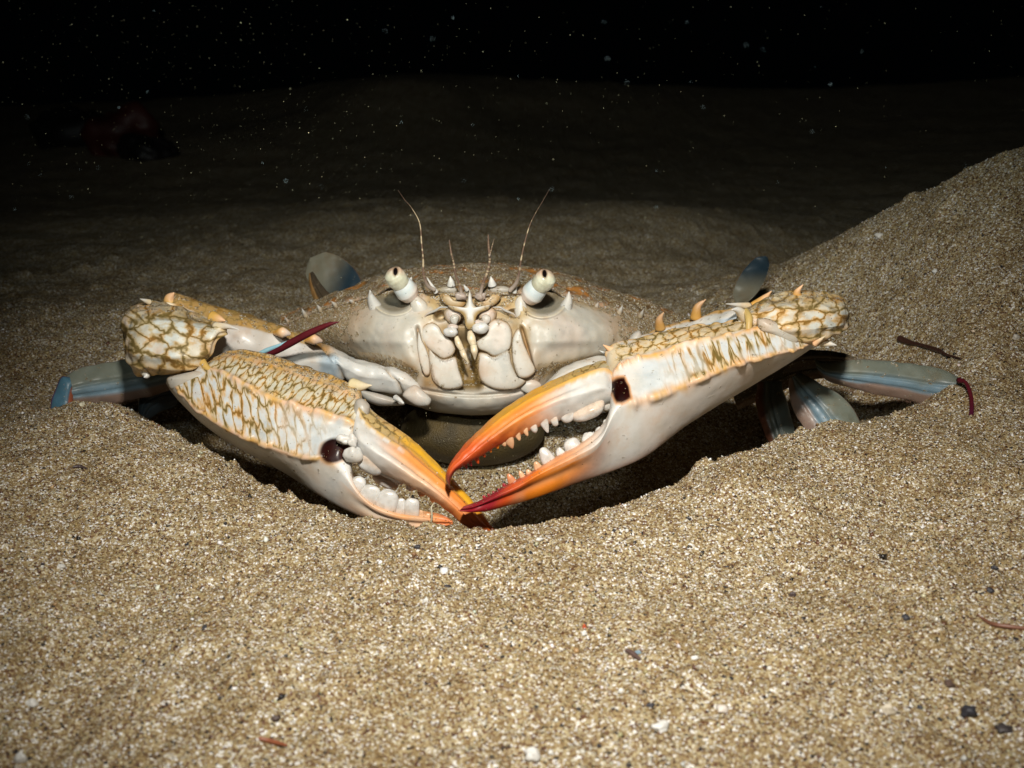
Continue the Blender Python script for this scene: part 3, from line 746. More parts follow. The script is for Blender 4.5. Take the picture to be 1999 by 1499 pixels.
# ---- antennae
def ant(pts, d0, d1, rad, name='antenna'):
    ps = [P(a, b, d0 + (d1 - d0) * i / (len(pts) - 1)) for i, (a, b) in enumerate(pts)]; rad = np.array(rad) * .58
    def c(t, V):
        band = noise3(np.stack([t * 46, t * 0 + pts[0][0], t * 0], -1), 1, 4)
        base = mixc(np.broadcast_to(np.array([.16, .10, .07]), V.shape), np.array([.50, .40, .26]), ss(.5, .62, band) * ss(.15, .3, t) * ss(.95, .6, t))
        return mixc(np.broadcast_to(np.array([.40, .33, .28]), V.shape), base, ss(.05, .25, t))
    return tube(name, ps, rad, M_HAIR, crab, c, n=8, ns=130)
ant([(848, 566), (834, 556), (827, 535), (826, 505), (823, 475), (819, 435), (803, 405), (790, 390), (777, 371)], .4455, .42, [.0013, .0012, .0008, .0006, .0005, .00035, .00016, .00012, .00006])
ant([(995, 568), (1008, 552), (1014, 530), (1017, 508), (1024, 475), (1034, 440), (1046, 415), (1058, 395), (1072, 370)], .4455, .42, [.0014, .0013, .0008, .0006, .00045, .0003, .00016, .00012, .00006])
ant([(901, 580), (898, 558), (890, 538), (885, 510), (881, 495), (877, 468)], .443, .433, [.0012, .0010, .0007, .0006, .0007, .0002], 'antennule')
ant([(937, 580), (942, 556), (951, 532), (956, 508), (954, 482), (953, 458)], .443, .432, [.0013, .0011, .0009, .0008, .0008, .0003], 'antennule')
ant([(956, 500), (960, 483), (965, 465)], .434, .431, [.0004, .0003, .00012], 'antennule')
for x_, y_ in ((899, 579), (938, 579)): blob('antennule_base', P(x_, y_, .4430), (.0022, .0018, .0017), M_SMOOTH, crab, np.array([.34, .28, .24]), wob=.4)

# ---- claws: rings through photo landmarks (upper edge, two ridges, lower edge)
def netuv(V, sx, sy, ang=0.0):
    px, py, d = proj(V); a = math.radians(ang)
    x = px * math.cos(a) + py * math.sin(a); y = -px * math.sin(a) + py * math.cos(a)
    return np.stack([x / sx + (d > 1) * 0, y / sy], -1)

# right palm + fixed finger (as seen: the crab's left)
RP = [  # top, ridge2, ridge3, bottom  (px,py,d) ; back offset
    ([(1560, 652, .404), (1578, 660, .399), (1588, 668, .399), (1590, 676, 0.4040)], .008),
    ([(1520, 628, .406), (1540, 645, .396), (1560, 680, .393), (1570, 690, 0.4040)], .016),
    ([(1465, 622, .408), (1487, 640, .395), (1518, 690, .389), (1528, 717, 0.4040)], .022),
    ([(1400, 632, .407), (1425, 655, .394), (1448, 708, .386), (1470, 752, 0.4030)], .025),
    ([(1330, 640, .405), (1355, 670, .392), (1376, 735, .383), (1400, 793, 0.3990)], .026),
    ([(1255, 658, .402), (1285, 690, .390), (1308, 765, .380), (1330, 838, 0.3950)], .025),
    ([(1192, 676, .399), (1228, 706, .388), (1250, 782, .378), (1262, 890, 0.3900)], .023),
    ([(1183, 720, .396), (1196, 735, .386), (1205, 800, .376), (1200, 918, 0.3860)], .020),
    ([(1190, 800, .392), (1186, 815, .383), (1170, 862, .374), (1140, 938, 0.3810)], .015),
    ([(1150, 853, .388), (1140, 862, .380), (1125, 890, .372), (1080, 960, 0.3760)], .012),
    ([(1085, 890, .384), (1078, 897, .378), (1060, 922, .370), (1030, 977, 0.3740)], .010),
    ([(1035, 922, .381), (1030, 928, .375), (1018, 946, .368), (985, 989, 0.3710)], .008),
    ([(985, 948, .378), (982, 953, .373), (972, 967, .367), (950, 998, 0.3690)], .006),
    ([(942, 974, .375), (940, 977, .371), (932, 985, .367), (920, 1000, 0.3680)], .004),
    ([(905, 988, .372), (904, 990, .3705), (900, 993, .3695), (896, 998, 0.3702)], .0015)]
def palm_disp_factory(beads, usplit):
    def f(U, W, G):
        d = np.zeros_like(U)
        for r in (0, 1, 2):
            k = np.exp(-((W - r) / .10) ** 2) * ss(.3, 1.2, U) * ss(usplit + .2, usplit - .8, U)
            d += k * (.0003 + .0013 * ss(.3, .75, noise3(np.stack([U * beads, W * 0 + r * 5.1, W * 0], -1), 1, 9))) * (.45 if r == 0 else 1)
        d += (noise3(G, 330, 21) - .5) * .0006 * ss(usplit, usplit - 1, U) * (1 - .8 * ss(2.0, 2.2, W) * ss(3.6, 3.2, W))
        # two long grooves on the finger
        k = ss(usplit + .5, usplit + 2, U)
        d -= k * .0008 * (np.exp(-((W - 1.45) / .16) ** 2) + np.exp(-((W - 2.45) / .16) ** 2))
        return d
    return f
def ridge(U, W, r, wd, seed=0):
    q = np.stack([U, W * 0 + r * 5.3 + seed, W * 0], -1)
    c_ = r + (noise3(q, 3, 1) - .5) * .10; w_ = wd * (.55 + 1.1 * noise3(q, 7, 2))
    return np.exp(-((W - c_) / w_) ** 2) * (.6 + .4 * noise3(q, 11, 3))
def rp_col(U, W, V):
    px, py, d = proj(V)
    n = noise3(V, 130, 22); n2 = noise3(V, 350, 23)
    c = np.broadcast_to(WHITE, V.shape).copy()
    # palm faces
    netzone = ss(1268, 1320, px) * ss(1585, 1560, px)
    lower = ss(1.97, 2.06, W) * ss(3.8, 3.0, W)
    backs = ss(3.0, 3.2, W)
    upface = ss(.93, .8, W)
    c = mixc(c, BLUEW, .7 * ss(1240, 1262, px) * ss(1.0, 1.1, W) * ss(2.0, 1.95, W))
    c = mixc(c, np.array([.66, .60, .55]), .8 * lower * ss(1240, 1262, px))
    c = mixc(c, np.array([.64, .50, .27]), .65 * upface * ss(1170, 1200, px) * ss(.3, .6, n + .15))
    for r in (0, 1, 2):
        k = ridge(U, W, r, .11) * ss(8.2, 6.2, U) * (1.0 if r < 2 else ss(6.9, 6.0, U))
        dash = ss(.35, .65, noise3(np.stack([U * 7, W * 0 + r * 3.3, U * 0], -1), 1, 2))
        c = mixc(c, mixc(np.broadcast_to(PEACH, V.shape), np.array([.66, .34, .045]), dash), .92 * k)
    c = mixc(c, np.array([.62, .36, .25]), .6 * np.exp(-((W - 3) / .18) ** 2) * ss(4, 6.5, U))
    # finger colours: cream, orange, red to the tip
    t = U + (W > 2) * .35 * (W < 3.2) + (noise3(V, 90, 3) - .5) * .7
    warm = ss(7.9, 9.6, t)
    c = mixc(c, PEACH, .75 * warm)
    c = mixc(c, ORANGE, ss(8.4, 10.6, t + 1.1 * (np.abs(W - 2.7) < .5)) * (.62 + .38 * ss(.3, .6, n)))
    c = mixc(c, PEACH * 1.02, .35 * np.exp(-((W - 2.42) / .13) ** 2) * ss(7.5, 9, U) * ss(12.6, 11, U))
    c = mixc(c, REDO, ss(10.0, 11.5, t)); c = mixc(c, RED, ss(11.2, 12.3, t)); c = mixc(c, np.array([.30, .04, .04]), ss(13.2, 13.9, U))
    # dark eye-spot beside the hinge
    q = np.maximum(np.abs((px - 1211) + (py - 761) * -.35) / 17, np.abs((py - 761) + (px - 1211) * .25) / 24)
    q = q * .5 + .5 * orbit(px, py, 1211, 761, 19, 26) + (n2 - .5) * .22
    fr = (W < 3.05)
    c = mixc(c, np.array([.62, .26, .06]), .8 * ss(1.28, 1.08, q) * fr); c = mixc(c, SPOT * .2 + np.array([.020, .001, .0]) * ss(.4, .8, n)[..., None], ss(1.12, .84, q) * fr)
    net = netzone * (W < 2.02) * ss(2.0, 1.93, W) * ss(1.05, 1.15, W) * (.35 + .65 * ss(.28, .5, n)) * ss(1300, 1400, px + 60 * n)
    net = np.maximum(net, upface * ss(1195, 1215, px) * .95)
    net = np.maximum(net, .0)
    a = math.radians(20)
    x = px * math.cos(a) - py * math.sin(a); y = px * math.sin(a) + py * math.cos(a)
    UV = np.stack([x / 16, y / 80], -1)
    UV2 = np.stack([x / 24, y / 14], -1)
    UV = np.where((W < 1.0)[:, None], UV2, UV)
    dirt = .10 + .18 * upface * ss(1170, 1230, px) + .12 * ss(0, 1, n2)
    return c, np.stack([net, net * 0, dirt * ss(9, 7, U)], -1), UV
palmR = skin('claw_palm', [ring_pts(a, b) for a, b in RP], 420, 168, M_SHELL, crab, rp_col, sharp=.25, disp=palm_disp_factory(5, 7))
palmR['label'] = 'open claw with a dark square spot and a red tip'

RF = [  # movable finger: top, upper ridge, front bulge, lower edge
    ([(1198, 722, .398), (1200, 735, .389), (1200, 765, .384), (1196, 790, .389)], .014),
    ([(1182, 704, .398), (1180, 722, .387), (1178, 758, .381), (1180, 793, .388)], .016),
    ([(1150, 712, .396), (1148, 730, .385), (1140, 768, .379), (1134, 808, .386)], .016),
    ([(1098, 733, .393), (1098, 750, .383), (1092, 782, .377), (1088, 822, .383)], .014),
    ([(1040, 762, .389), (1042, 778, .380), (1040, 805, .375), (1040, 838, .380)], .013),
    ([(982, 799, .385), (986, 813, .377), (990, 835, .372), (996, 858, .377)], .011),
    ([(933, 841, .381), (938, 852, .374), (944, 868, .370), (955, 880, .374)], .008),
    ([(896, 880, .377), (902, 888, .371), (908, 897, .368), (918, 902, .371)], .006),
    ([(874, 914, .374), (879, 916, .370), (884, 918, .368), (892, 918, .370)], .004),
    ([(870, 936, .372), (873, 936, .3695), (876, 936, .3685), (880, 936, .370)], .002),
    ([(877, 950, .3705), (877.5, 950, .3700), (878, 950, .3697), (878.5, 950, .3700)], .0006)]
def rf_col(U, W, V):
    px, py, d = proj(V)
    n = noise3(V, 130, 24); n2 = noise3(V, 350, 25)
    c = np.broadcast_to(WHITE * .98, V.shape).copy()
    top = ss(1.35, .9, W) + ss(5.4, 5.9, W)
    t = U + (n - .5) * .9
    c = mixc(c, PEACH, .8 * ss(2.6, 4.6, t + .6 * (W < 2)))
    c = mixc(c, ORANGE, ss(2.6, 5.2, t + 1.4 * top + .5 * (W < 2.2)) * .9)
    c = mixc(c, YEL * .95, .85 * np.clip(top, 0, 1) * ss(1.2, 2.6, U) * ss(7.5, 5.5, U))
    c = mixc(c, np.array([.42, .36, .17]), .7 * ss(.95, .75, W) * ss(4.3, 2.2, U))
    c = mixc(c, np.array([.62, .36, .08]), .8 * np.exp(-((W - 1.05) / .14) ** 2) * ss(4.2, 3, U))
    c = mixc(c, WHITE, .9 * np.exp(-((W - 1.25) / .10) ** 2) * ss(3.5, 2.6, U) * (np.sin(U * 14) > .2))
    c = mixc(c, PEACH, .45 * np.exp(-((W - 1.85) / .12) ** 2) * ss(3.4, 4.6, U) * ss(7, 6, U))
    c = mixc(c, REDO, ss(5.0, 6.9, t + .7 * ss(1.4, 2.4, W)) * .9); c = mixc(c, np.array([.36, .03, .015]), ss(6.6, 7.6, t) * ss(1.6, 2.4, W) * .9)
    c = mixc(c, np.array([.26, .05, .03]), ss(8.0, 8.7, U))
    net = ss(1.0, .85, W) * ss(3.6, 2.4, U) * .8
    a = math.radians(28); x = px * math.cos(a) - py * math.sin(a); y = px * math.sin(a) + py * math.cos(a)
    return c, np.stack([net, net * 0, .08 + .2 * ss(1.1, .7, W) * ss(6, 2, U)], -1), np.stack([x / 22, y / 16], -1)
def finger_disp(U, W, G):
    d = -.0009 * np.exp(-((W - 1.5) / .16) ** 2) * ss(1.5, 3, U) * ss(9.5, 8, U)
    d += .0006 * np.exp(-((W - 1.0) / .12) ** 2) * ss(9.5, 7, U)
    d += (noise3(G, 400, 26) - .5) * .0004
    return d
fingR = skin('claw_finger', [ring_pts(a, b) for a, b in RF], 300, 120, M_SHELL, crab, rf_col, sharp=.2, disp=finger_disp)

def tooth(parent, px, py, d, rx, rz, ang, col, pinch=.55, ry=None):
    a = math.radians(ang); m = d / F
    e = .42 * rz; rz = rz * 1.35; rx = rx * 1.12                # root sunk into the finger
    px = px - math.sin(a) * e; py = py + math.cos(a) * e
    R_ = np.array([[math.cos(a), 0, math.sin(a)], [0, 1, 0], [-math.sin(a), 0, math.cos(a)]])
    cen = P(px, py, d); axv = np.array([math.sin(a), 0, math.cos(a)]); base = np.asarray(col, float) * 1.0
    root = np.minimum(base, PEACH * (base.max() / .69)); 
    col = lambda V: mixc(np.broadcast_to(base, V.shape), root, .5 * ss(.15, -.35, ((V - cen) @ axv) / (rz * m)))
    return blob('tooth', P(px, py, d), (rx * m, (ry or rx * .85) * m, rz * m), M_TOOTH, parent, col, rot=R_, n=16, pinch=pinch, wob=.10, box=.78)
# teeth of the open claw, movable finger (point down)
for (x_, y_, rx, rz, cc, pn, dd) in ((1150, 806, 34, 11, WHITE, .2, .3825), (1107, 813, 17, 13, WHITE, .3, .381), (1083, 820, 9, 9, WHITE, .4, .380), (1064, 826, 13, 17, WHITE, .75, .379),
                             (1043, 834, 9, 8, WHITE, .5, .378), (1027, 840, 7, 8, PEACH, .6, .377), (1012, 848, 8, 9, PEACH, .6, .3765), (996, 860, 14, 15, PEACH, .75, .376),
                             (984, 862, 6, 6, PEACH, .5, .3755), (970, 866, 7, 7, ORANGE, .6, .375), (957, 874, 5, 6, ORANGE * .8, .6, .374), (944, 882, 6, 8, REDO, .6, .3735),
                             (931, 893, 8, 10, REDO, .7, .373), (919, 902, 4, 5, RED * 1.5, .6, .372), (910, 907, 4, 4, RED * 1.5, .6, .3715), (1185, 792, 14, 9, WHITE, .3, .386)):
    tooth(fingR, x_, y_ + (4 if x_ < 1100 else 0), dd + (.0012 if x_ < 1100 else .0030), rx, rz, 158, cc, pn)
# fixed finger (point up)
for (x_, y_, rx, rz, cc, pn, dd) in ((1186, 828, 10, 13, WHITE, .3, .383), (1172, 842, 12, 12, WHITE, .2, .3815), (1150, 853, 15, 12, WHITE, .15, .380), (1115, 866, 18, 14, WHITE, .25, .379),
                             (1093, 881, 11, 11, WHITE, .4, .378), (1066, 888, 17, 19, WHITE, .5, .3765), (1049, 908, 10, 11, PEACH, .5, .3755), (1032, 920, 8, 8, PEACH, .5, .375),
                             (1018, 925, 7, 9, PEACH, .5, .3745), (998, 934, 12, 15, PEACH * np.array([.9, .6, .5]), .6, .3735), (985, 947, 6, 7, RED * 1.3, .5, .373), (975, 956, 5, 6, RED * 1.3, .5, .3725),
                             (965, 962, 5, 7, RED * 1.3, .5, .372), (955, 966, 5, 6, RED * 1.3, .5, .3715), (946, 970, 5, 7, RED * 1.3, .5, .371)):
    tooth(palmR, x_, y_ + 2, dd + .0035, rx, rz, -27, cc, pn)

# right wrist
RC = [
    ([(1438, 610, .412), (1440, 622, .405), (1448, 634, .403), (1460, 642, .408)], .020),
    ([(1462, 596, .412), (1470, 612, .400), (1482, 636, .396), (1500, 655, .404)], .026),
    ([(1505, 582, .414), (1512, 605, .399), (1520, 640, .392), (1538, 664, .401)], .030),
    ([(1560, 570, .416), (1566, 598, .399), (1570, 642, .391), (1578, 676, .400)], .032),
    ([(1610, 572, .418), (1612, 600, .402), (1612, 640, .395), (1610, 668, .404)], .030),
    ([(1640, 582, .418), (1642, 604, .407), (1640, 636, .402), (1632, 657, .409)], .022),
    ([(1654, 598, .418), (1657, 610, .413), (1655, 630, .411), (1650, 644, .414)], .012)]
def carp_disp(U, W, G): return (noise3(G, 120, 31) - .5) * .0022 + (noise3(G, 330, 32) - .5) * .0010 + .0010 * np.exp(-((W - 2.5) / .15) ** 2)
def carp_col(cell, ang=0, flip=1):
    def f(U, W, V):
        px, py, d = proj(V); n = noise3(V, 110, 33)
        c = mixc(np.broadcast_to(np.array([.62, .64, .60]), V.shape), CREAM, .55 * ss(.4, .7, n))
        c = mixc(c, np.array([.70, .42, .12]), .7 * np.exp(-((W - 2.6) / .25) ** 2))
        c = mixc(c, np.array([.52, .42, .22]), .5 * ss(1.0, .4, W))
        c = mixc(c, PEACH, .4 * ss(.6, .8, noise3(V, 160, 34)))
        a = math.radians(ang); x = px * math.cos(a) - py * math.sin(a); y = px * math.sin(a) + py * math.cos(a)
        net = .95 * ss(3.3, 2.9, W) + .8 * ss(5, 5.3, W)
        c = mixc(c, np.array([.66, .36, .07]), .7 * np.exp(-((W - 3.0) / .25) ** 2))
        return c, np.stack([np.clip(net, 0, 1), n * 0 + .35, .12 + .40 * ss(1.1, .4, W)], -1), np.stack([x / cell, y / (cell * .85) + W * .25], -1)
    return f
wrR = skin('claw_wrist', [ring_pts(a, b) for a, b in RC], 190, 150, M_SHELL, crab, carp_col(36, 15), sharp=.6, disp=carp_disp)
# right knuckle linking wrist and palm
pillow('wrist_joint', [(1478, 622), (1500, 622), (1535, 636), (1556, 652), (1560, 668), (1545, 672), (1510, 655), (1482, 644)], .3945, .0030, .008, M_SHELL, crab, wcol(.9, .3, .5))
tube('wrist_joint', [P(1456, 606, .402), P(1462, 622, .3975), P(1461, 648, .3955)], [.0010, .0014, .0010], M_SHELL, crab, np.array([.50, .36, .13]), (0, 0, .2), n=14)

# right arm behind the palm
RA = [
    ([(1052, 752, .456), (1056, 756, .452), (1060, 764, .4515), (1064, 772, .455)], .008),
    ([(1090, 720, .455), (1094, 730, .448), (1100, 750, .447), (1106, 768, .454)], .016),
    ([(1150, 698, .454), (1154, 710, .447), (1160, 735, .446), (1165, 760, .453)], .018),
    ([(1210, 690, .452), (1213, 700, .446), (1220, 725, .444), (1225, 750, .450)], .020),
    ([(1262, 650, .446), (1268, 665, .438), (1278, 700, .436), (1285, 740, .444)], .024),
    ([(1330, 628, .437), (1336, 643, .428), (1345, 680, .425), (1350, 720, .434)], .026),
    ([(1400, 607, .428), (1405, 625, .419), (1412, 660, .416), (1415, 700, .425)], .026),
    ([(1455, 596, .422), (1460, 610, .414), (1465, 640, .411), (1465, 670, .419)], .022),
    ([(1480, 592, .420), (1485, 605, .416), (1490, 625, .414), (1490, 645, .418)], .014)]
def arm_colR(U, W, V):
    U = U - 3
    px, py, d = proj(V); n = noise3(V, 110, 35)
    c = np.broadcast_to(WHITE, V.shape).copy()
    c = mixc(c, np.array([.34, .44, .55]), .7 * ss(.9, 1.1, W) * ss(.35, .6, n + .2 * ss(1.5, 3, U)))
    c = mixc(c, np.array([.66, .36, .08]), .85 * (ss(.55, .25, W) + ss(5.4, 5.8, W)).clip(0, 1) * ss(.6, 1.2, U))
    c = mixc(c, WHITE, ss(.5, 0, U))
    return c, np.stack([.8 * (ss(.6, .3, W) + ss(5.3, 5.7, W)).clip(0, 1) * ss(0, .6, U), n * 0, .15 + .2 * n], -1), np.stack([px / 20, py / 18], -1)
armR = skin('claw_arm', [ring_pts(a, b) for a, b in RA], 130, 96, M_SHELL, crab, arm_colR, sharp=.25, disp=lambda U, W, G: (noise3(G, 260, 36) - .5) * .0012)
spine(armR, (1289, 642), (1296, 609), .437, .433, 11, np.array([.40, .22, .06]), PEACH * .7, curve=(-5, -2))
spine(armR, (1358, 622), (1378, 584), .430, .426, 12, np.array([.42, .22, .05]), PEACH * .7, curve=(-6, -4))
spine(armR, (1462, 598), (1417, 593), .414, .404, 8, CREAM, WHITE)
spine(armR, (1470, 600), (1506, 568), .418, .412, 11, np.array([.62, .33, .08]), PEACH, curve=(4, -2))
spine(wrR, (1455, 620), (1428, 604), .4035, .396, 12, CREAM, WHITE, curve=(0, -6))
spine(wrR, (1556, 578), (1568, 555), .410, .407, 10, np.array([.62, .33, .08]), PEACH, curve=(-5, 2))
spine(wrR, (1605, 668), (1634, 674), .404, .402, 9, CREAM, WHITE)
spine(wrR, (1590, 672), (1612, 655), .396, .392, 6, PEACH, CREAM)
spine(palmR, (1212, 688), (1177, 673), .399, .396, 13, CREAM, PEACH, curve=(0, 3))
spine(palmR, (1200, 700), (1170, 684), .402, .402, 7, CREAM, WHITE)
# pale basal joints of the right arm
pillow('arm_joint', [(1225, 668), (1236, 650), (1250, 646), (1254, 668), (1244, 686), (1228, 684)], .4400, .004, .008, M_SMOOTH, crab, wcol(1, .05, .1))
pillow('arm_joint', [(1250, 655), (1290, 650), (1296, 668), (1262, 684), (1248, 676)], .4400, .003, .008, M_SMOOTH, crab, wcol(.95, .1, .1))

# ---- left claw (as seen)
LP = [
    ([(352, 716, .415), (338, 726, .411), (328, 738, .410), (324, 748, 0.4140)], .010),
    ([(415, 702, .414), (392, 716, .404), (345, 757, .400), (337, 768, 0.4090)], .018),
    ([(455, 685, .414), (438, 730, .398), (378, 792, .394), (372, 806, 0.4070)], .024),
    ([(505, 690, .412), (480, 754, .394), (425, 826, .390), (414, 842, 0.4050)], .026),
    ([(560, 704, .410), (530, 776, .391), (475, 850, .387), (470, 878, 0.4030)], .026),
    ([(615, 724, .407), (585, 794, .389), (530, 872, .384), (525, 906, 0.3990)], .025),
    ([(670, 744, .404), (638, 811, .387), (585, 890, .382), (574, 935, 0.3950)], .024),
    ([(703, 764, .402), (688, 829, .386), (634, 897, .380), (615, 962, 0.3900)], .022),
    ([(700, 838, .400), (692, 862, .386), (668, 925, .379), (664, 990, 0.3860)], .017),
    ([(686, 905, .396), (688, 925, .385), (700, 965, .377), (712, 1012, 0.3810)], .013),
    ([(712, 950, .392), (716, 964, .383), (730, 990, .376), (752, 1026, 0.3800)], .012),
    ([(765, 982, .389), (768, 990, .382), (776, 1006, .376), (792, 1034, 0.3790)], .010),
    ([(822, 996, .386), (824, 1002, .381), (826, 1012, .377), (832, 1036, 0.3790)], .008),
    ([(862, 1004, .384), (863, 1008, .3805), (863, 1016, .378), (862, 1030, 0.3790)], .006),
    ([(884, 1016, .381), (884, 1018, .3800), (884, 1020, .3795), (884, 1023, 0.3800)], .001)]
def lp_col(U, W, V):
    px, py, d = proj(V)
    n = noise3(V, 130, 42); n2 = noise3(V, 350, 43)
    c = np.broadcast_to(WHITE * .97, V.shape).copy()
    face1 = ss(1.0, .92, W); face2 = ss(1.0, 1.08, W) * ss(2.0, 1.94, W); lower = ss(1.97, 2.05, W) * ss(3.6, 3.0, W)
    c = mixc(c, np.array([.60, .57, .44]), .75 * face1 * ss(7.6, 6.8, U))
    c = mixc(c, BLUEW, .7 * face2 * ss(7.3, 6.7, U))
    c = mixc(c, np.array([.58, .54, .48]), .8 * lower * ss(8.5, 6.5, U))
    top = np.exp(-((W - .12) / .17) ** 2) + ss(5.75, 6, W)
    c = mixc(c, np.array([.62, .36, .07]), .8 * np.clip(top, 0, 1) * ss(.6, 1.4, U) * ss(7.6, 7, U))
    for r, wd in ((0.38, .055), (1, .075), (2, .06)):
        k = ridge(U, W, r, wd * 1.35, 2) * ss(7.9, 7.2, U) * ss(.3, .9, U)
        dash = ss(.4, .6, noise3(np.stack([U * 5, W * 0 + r * 3.3, U * 0], -1), 1, 5))
        c = mixc(c, mixc(np.broadcast_to(PEACH, V.shape), np.array([.66, .35, .04]), dash), .95 * k)
    t = U + (noise3(V, 90, 4) - .5) * .8
    c = mixc(c, PEACH, .8 * ss(8.2, 9.6, t + .5 * (W > 2.2) * (W < 3.3) ))
    c = mixc(c, np.array([.80, .36, .12]), .85 * ss(9.5, 11.5, t) * (.4 + .6 * ss(.35, .6, n)))
    c = mixc(c, np.array([.62, .62, .56]), .55 * np.exp(-((W - 2.45) / .2) ** 2) * ss(7.5, 8.5, U) * ss(12, 10.5, U))
    c = mixc(c, np.array([.70, .20, .06]), ss(11.8, 13.2, t) * .8)
    q = orbit(px, py, 653, 879, 29, 25, -25) + (n2 - .5) * .25
    fr = (W < 3.05)
    c = mixc(c, np.array([.58, .28, .08]), .55 * ss(1.2, 1.0, q) * fr * ss(.3, .6, n)); c = mixc(c, SPOT * .2 + np.array([.05, .012, .002]) * ss(660, 685, px)[..., None] + np.array([.010, .001, .0]) * ss(.4, .8, n)[..., None], ss(1.10, .82, q) * fr)
    net = face2 * ss(1.1, 1.4, W + .25) * ss(640, 520, px + 90 * (n - .5)) * ss(.4, 1., U)
    net = np.maximum(net, face1 * ss(.30, .42, W) * ss(7.2, 6.6, U) * ss(.6, 1.1, U))
    net = np.maximum(net, ss(.34, .2, W) * ss(.8, 1.3, U) * ss(7, 6, U) * .7)
    a = math.radians(-22); x = px * math.cos(a) - py * math.sin(a); y = px * math.sin(a) + py * math.cos(a)
    UV = np.stack([px / 17 - py / 150, (py - px * .42) / 50], -1)
    UV1 = np.stack([px / 14 + py / 18, (py - px * .35) / 30], -1)
    UV = np.where((W < 1)[:, None], UV1, UV)
    dirt = .12 + .38 * ss(1.0, .0, W) * ss(8, 6.5, U) + .12 * n2
    return c, np.stack([net, net * 0, dirt * ss(9, 7.5, U)], -1), UV
palmL = skin('claw_palm', [ring_pts(a, b) for a, b in LP], 420, 168, M_SHELL, crab, lp_col, sharp=.25, disp=palm_disp_factory(3.2, 7.6))
palmL['label'] = 'claw with patterned cream face and a dark round spot by the hinge'
spine(palmL, (688, 752), (726, 752), .4035, .399, 15, np.array([.60, .50, .30]), CREAM, curve=(0, 2))
# grey hinge skin and knobs of the left claw
pillow('claw_hinge', [(694, 782), (708, 778), (722, 792), (720, 812), (708, 832), (694, 832), (688, 812)], .3925, .003, .010, M_SMOOTH, crab, wcol(.75, .25, .1))
blob('knuckle', P(672, 858, .3790), (.0026, .0018, .0017), M_SMOOTH, palmL, WHITE, wob=.3, mask=(0, 0, .1))
blob('knuckle', P(688, 862, .3785), (.0018, .0018, .0024), M_SMOOTH, palmL, WHITE, wob=.3, mask=(0, 0, .1))
blob('knuckle', P(690, 888, .3788), (.0031, .0020, .0026), M_SMOOTH, palmL, WHITE * .95, wob=.25, mask=(0, 0, .2))

LF = [
    ([(712, 778, .398), (698, 800, .388), (690, 840, .383), (690, 880, .389)], .012),
    ([(728, 802, .397), (712, 825, .385), (700, 858, .379), (697, 898, .386)], .015),
    ([(762, 826, .396), (745, 850, .383), (728, 880, .377), (722, 915, .384)], .015),
    ([(802, 855, .394), (786, 878, .382), (768, 905, .376), (760, 930, .382)], .013),
    ([(846, 897, .391), (830, 915, .380), (812, 935, .375), (800, 950, .380)], .012),
    ([(888, 939, .388), (872, 952, .379), (856, 965, .375), (842, 974, .379)], .010),
    ([(924, 980, .386), (908, 988, .379), (892, 996, .376), (878, 1002, .379)], .009),
    ([(952, 1016, .384), (938, 1020, .3795), (924, 1024, .3775), (910, 1028, .379)], .006),
    ([(975, 1045, .383), (970, 1047, .3815), (962, 1050, .3805), (955, 1052, .3815)], .003)]
def lf_col(U, W, V):
    px, py, d = proj(V)
    n = noise3(V, 130, 44); n2 = noise3(V, 350, 45)
    c = np.broadcast_to(WHITE * .92, V.shape).copy()
    t = U + (n - .5) * .8
    top = np.clip(ss(1.3, .9, W) + ss(5.2, 5.8, W), 0, 1)
    c = mixc(c, PEACH, .8 * ss(2.2, 4.2, t))
    c = mixc(c, ORANGE * np.array([1, 1.2, 1.3]), .85 * ss(1.75, 1.2, W) * ss(1.5, 3.5, U))
    c = mixc(c, ORANGE * np.array([.95, .95, 1.3]), .7 * ss(4.2, 6, U))
    c = mixc(c, np.array([.74, .40, .02]), .95 * ss(.85, .6, W) * ss(1.6, 3, U) + .95 * ss(5.2, 5.6, W) * ss(1.6, 3, U))
    c = mixc(c, np.array([.80, .42, .07]), .75 * np.exp(-((W - .55) / .08) ** 2) * ss(2, 4, U))
    c = mixc(c, PEACH, .55 * np.exp(-((W - 1.5) / .18) ** 2) * ss(2, 4, U))
    c = mixc(c, np.array([.60, .42, .12]), .8 * ss(1.1, .8, W) * ss(3.6, 1.6, U))
    c = mixc(c, np.array([.66, .40, .08]), .8 * np.exp(-((W - 1.0) / .13) ** 2) * ss(3.8, 2, U))
    c = mixc(c, WHITE, .95 * np.exp(-((W - 1.12) / .09) ** 2) * ss(3.4, 2.6, U) * ss(.0, .5, np.sin(U * 9)))
    c = mixc(c, np.array([.62, .17, .03]), .8 * ss(5.6, 7.2, t + .5 * ss(1, 2, W))); c = mixc(c, np.array([.42, .08, .02]), .8 * ss(6.8, 7.6, t))
    net = ss(1.0, .85, W) * ss(3.6, 2.2, U) * .85
    a = math.radians(-40); x = px * math.cos(a) - py * math.sin(a); y = px * math.sin(a) + py * math.cos(a)
    return c, np.stack([net, net * 0, .08 + .22 * ss(1.0, .6, W) * ss(4.5, 2, U)], -1), np.stack([x / 20, y / 15], -1)
fingL = skin('claw_finger', [ring_pts(a, b) for a, b in LF], 300, 120, M_SHELL, crab, lf_col, sharp=.2, disp=lambda U, W, G: finger_disp(U, W, G) - .0007 * np.exp(-((W - .5) / .12) ** 2) * ss(1.5, 3, U))
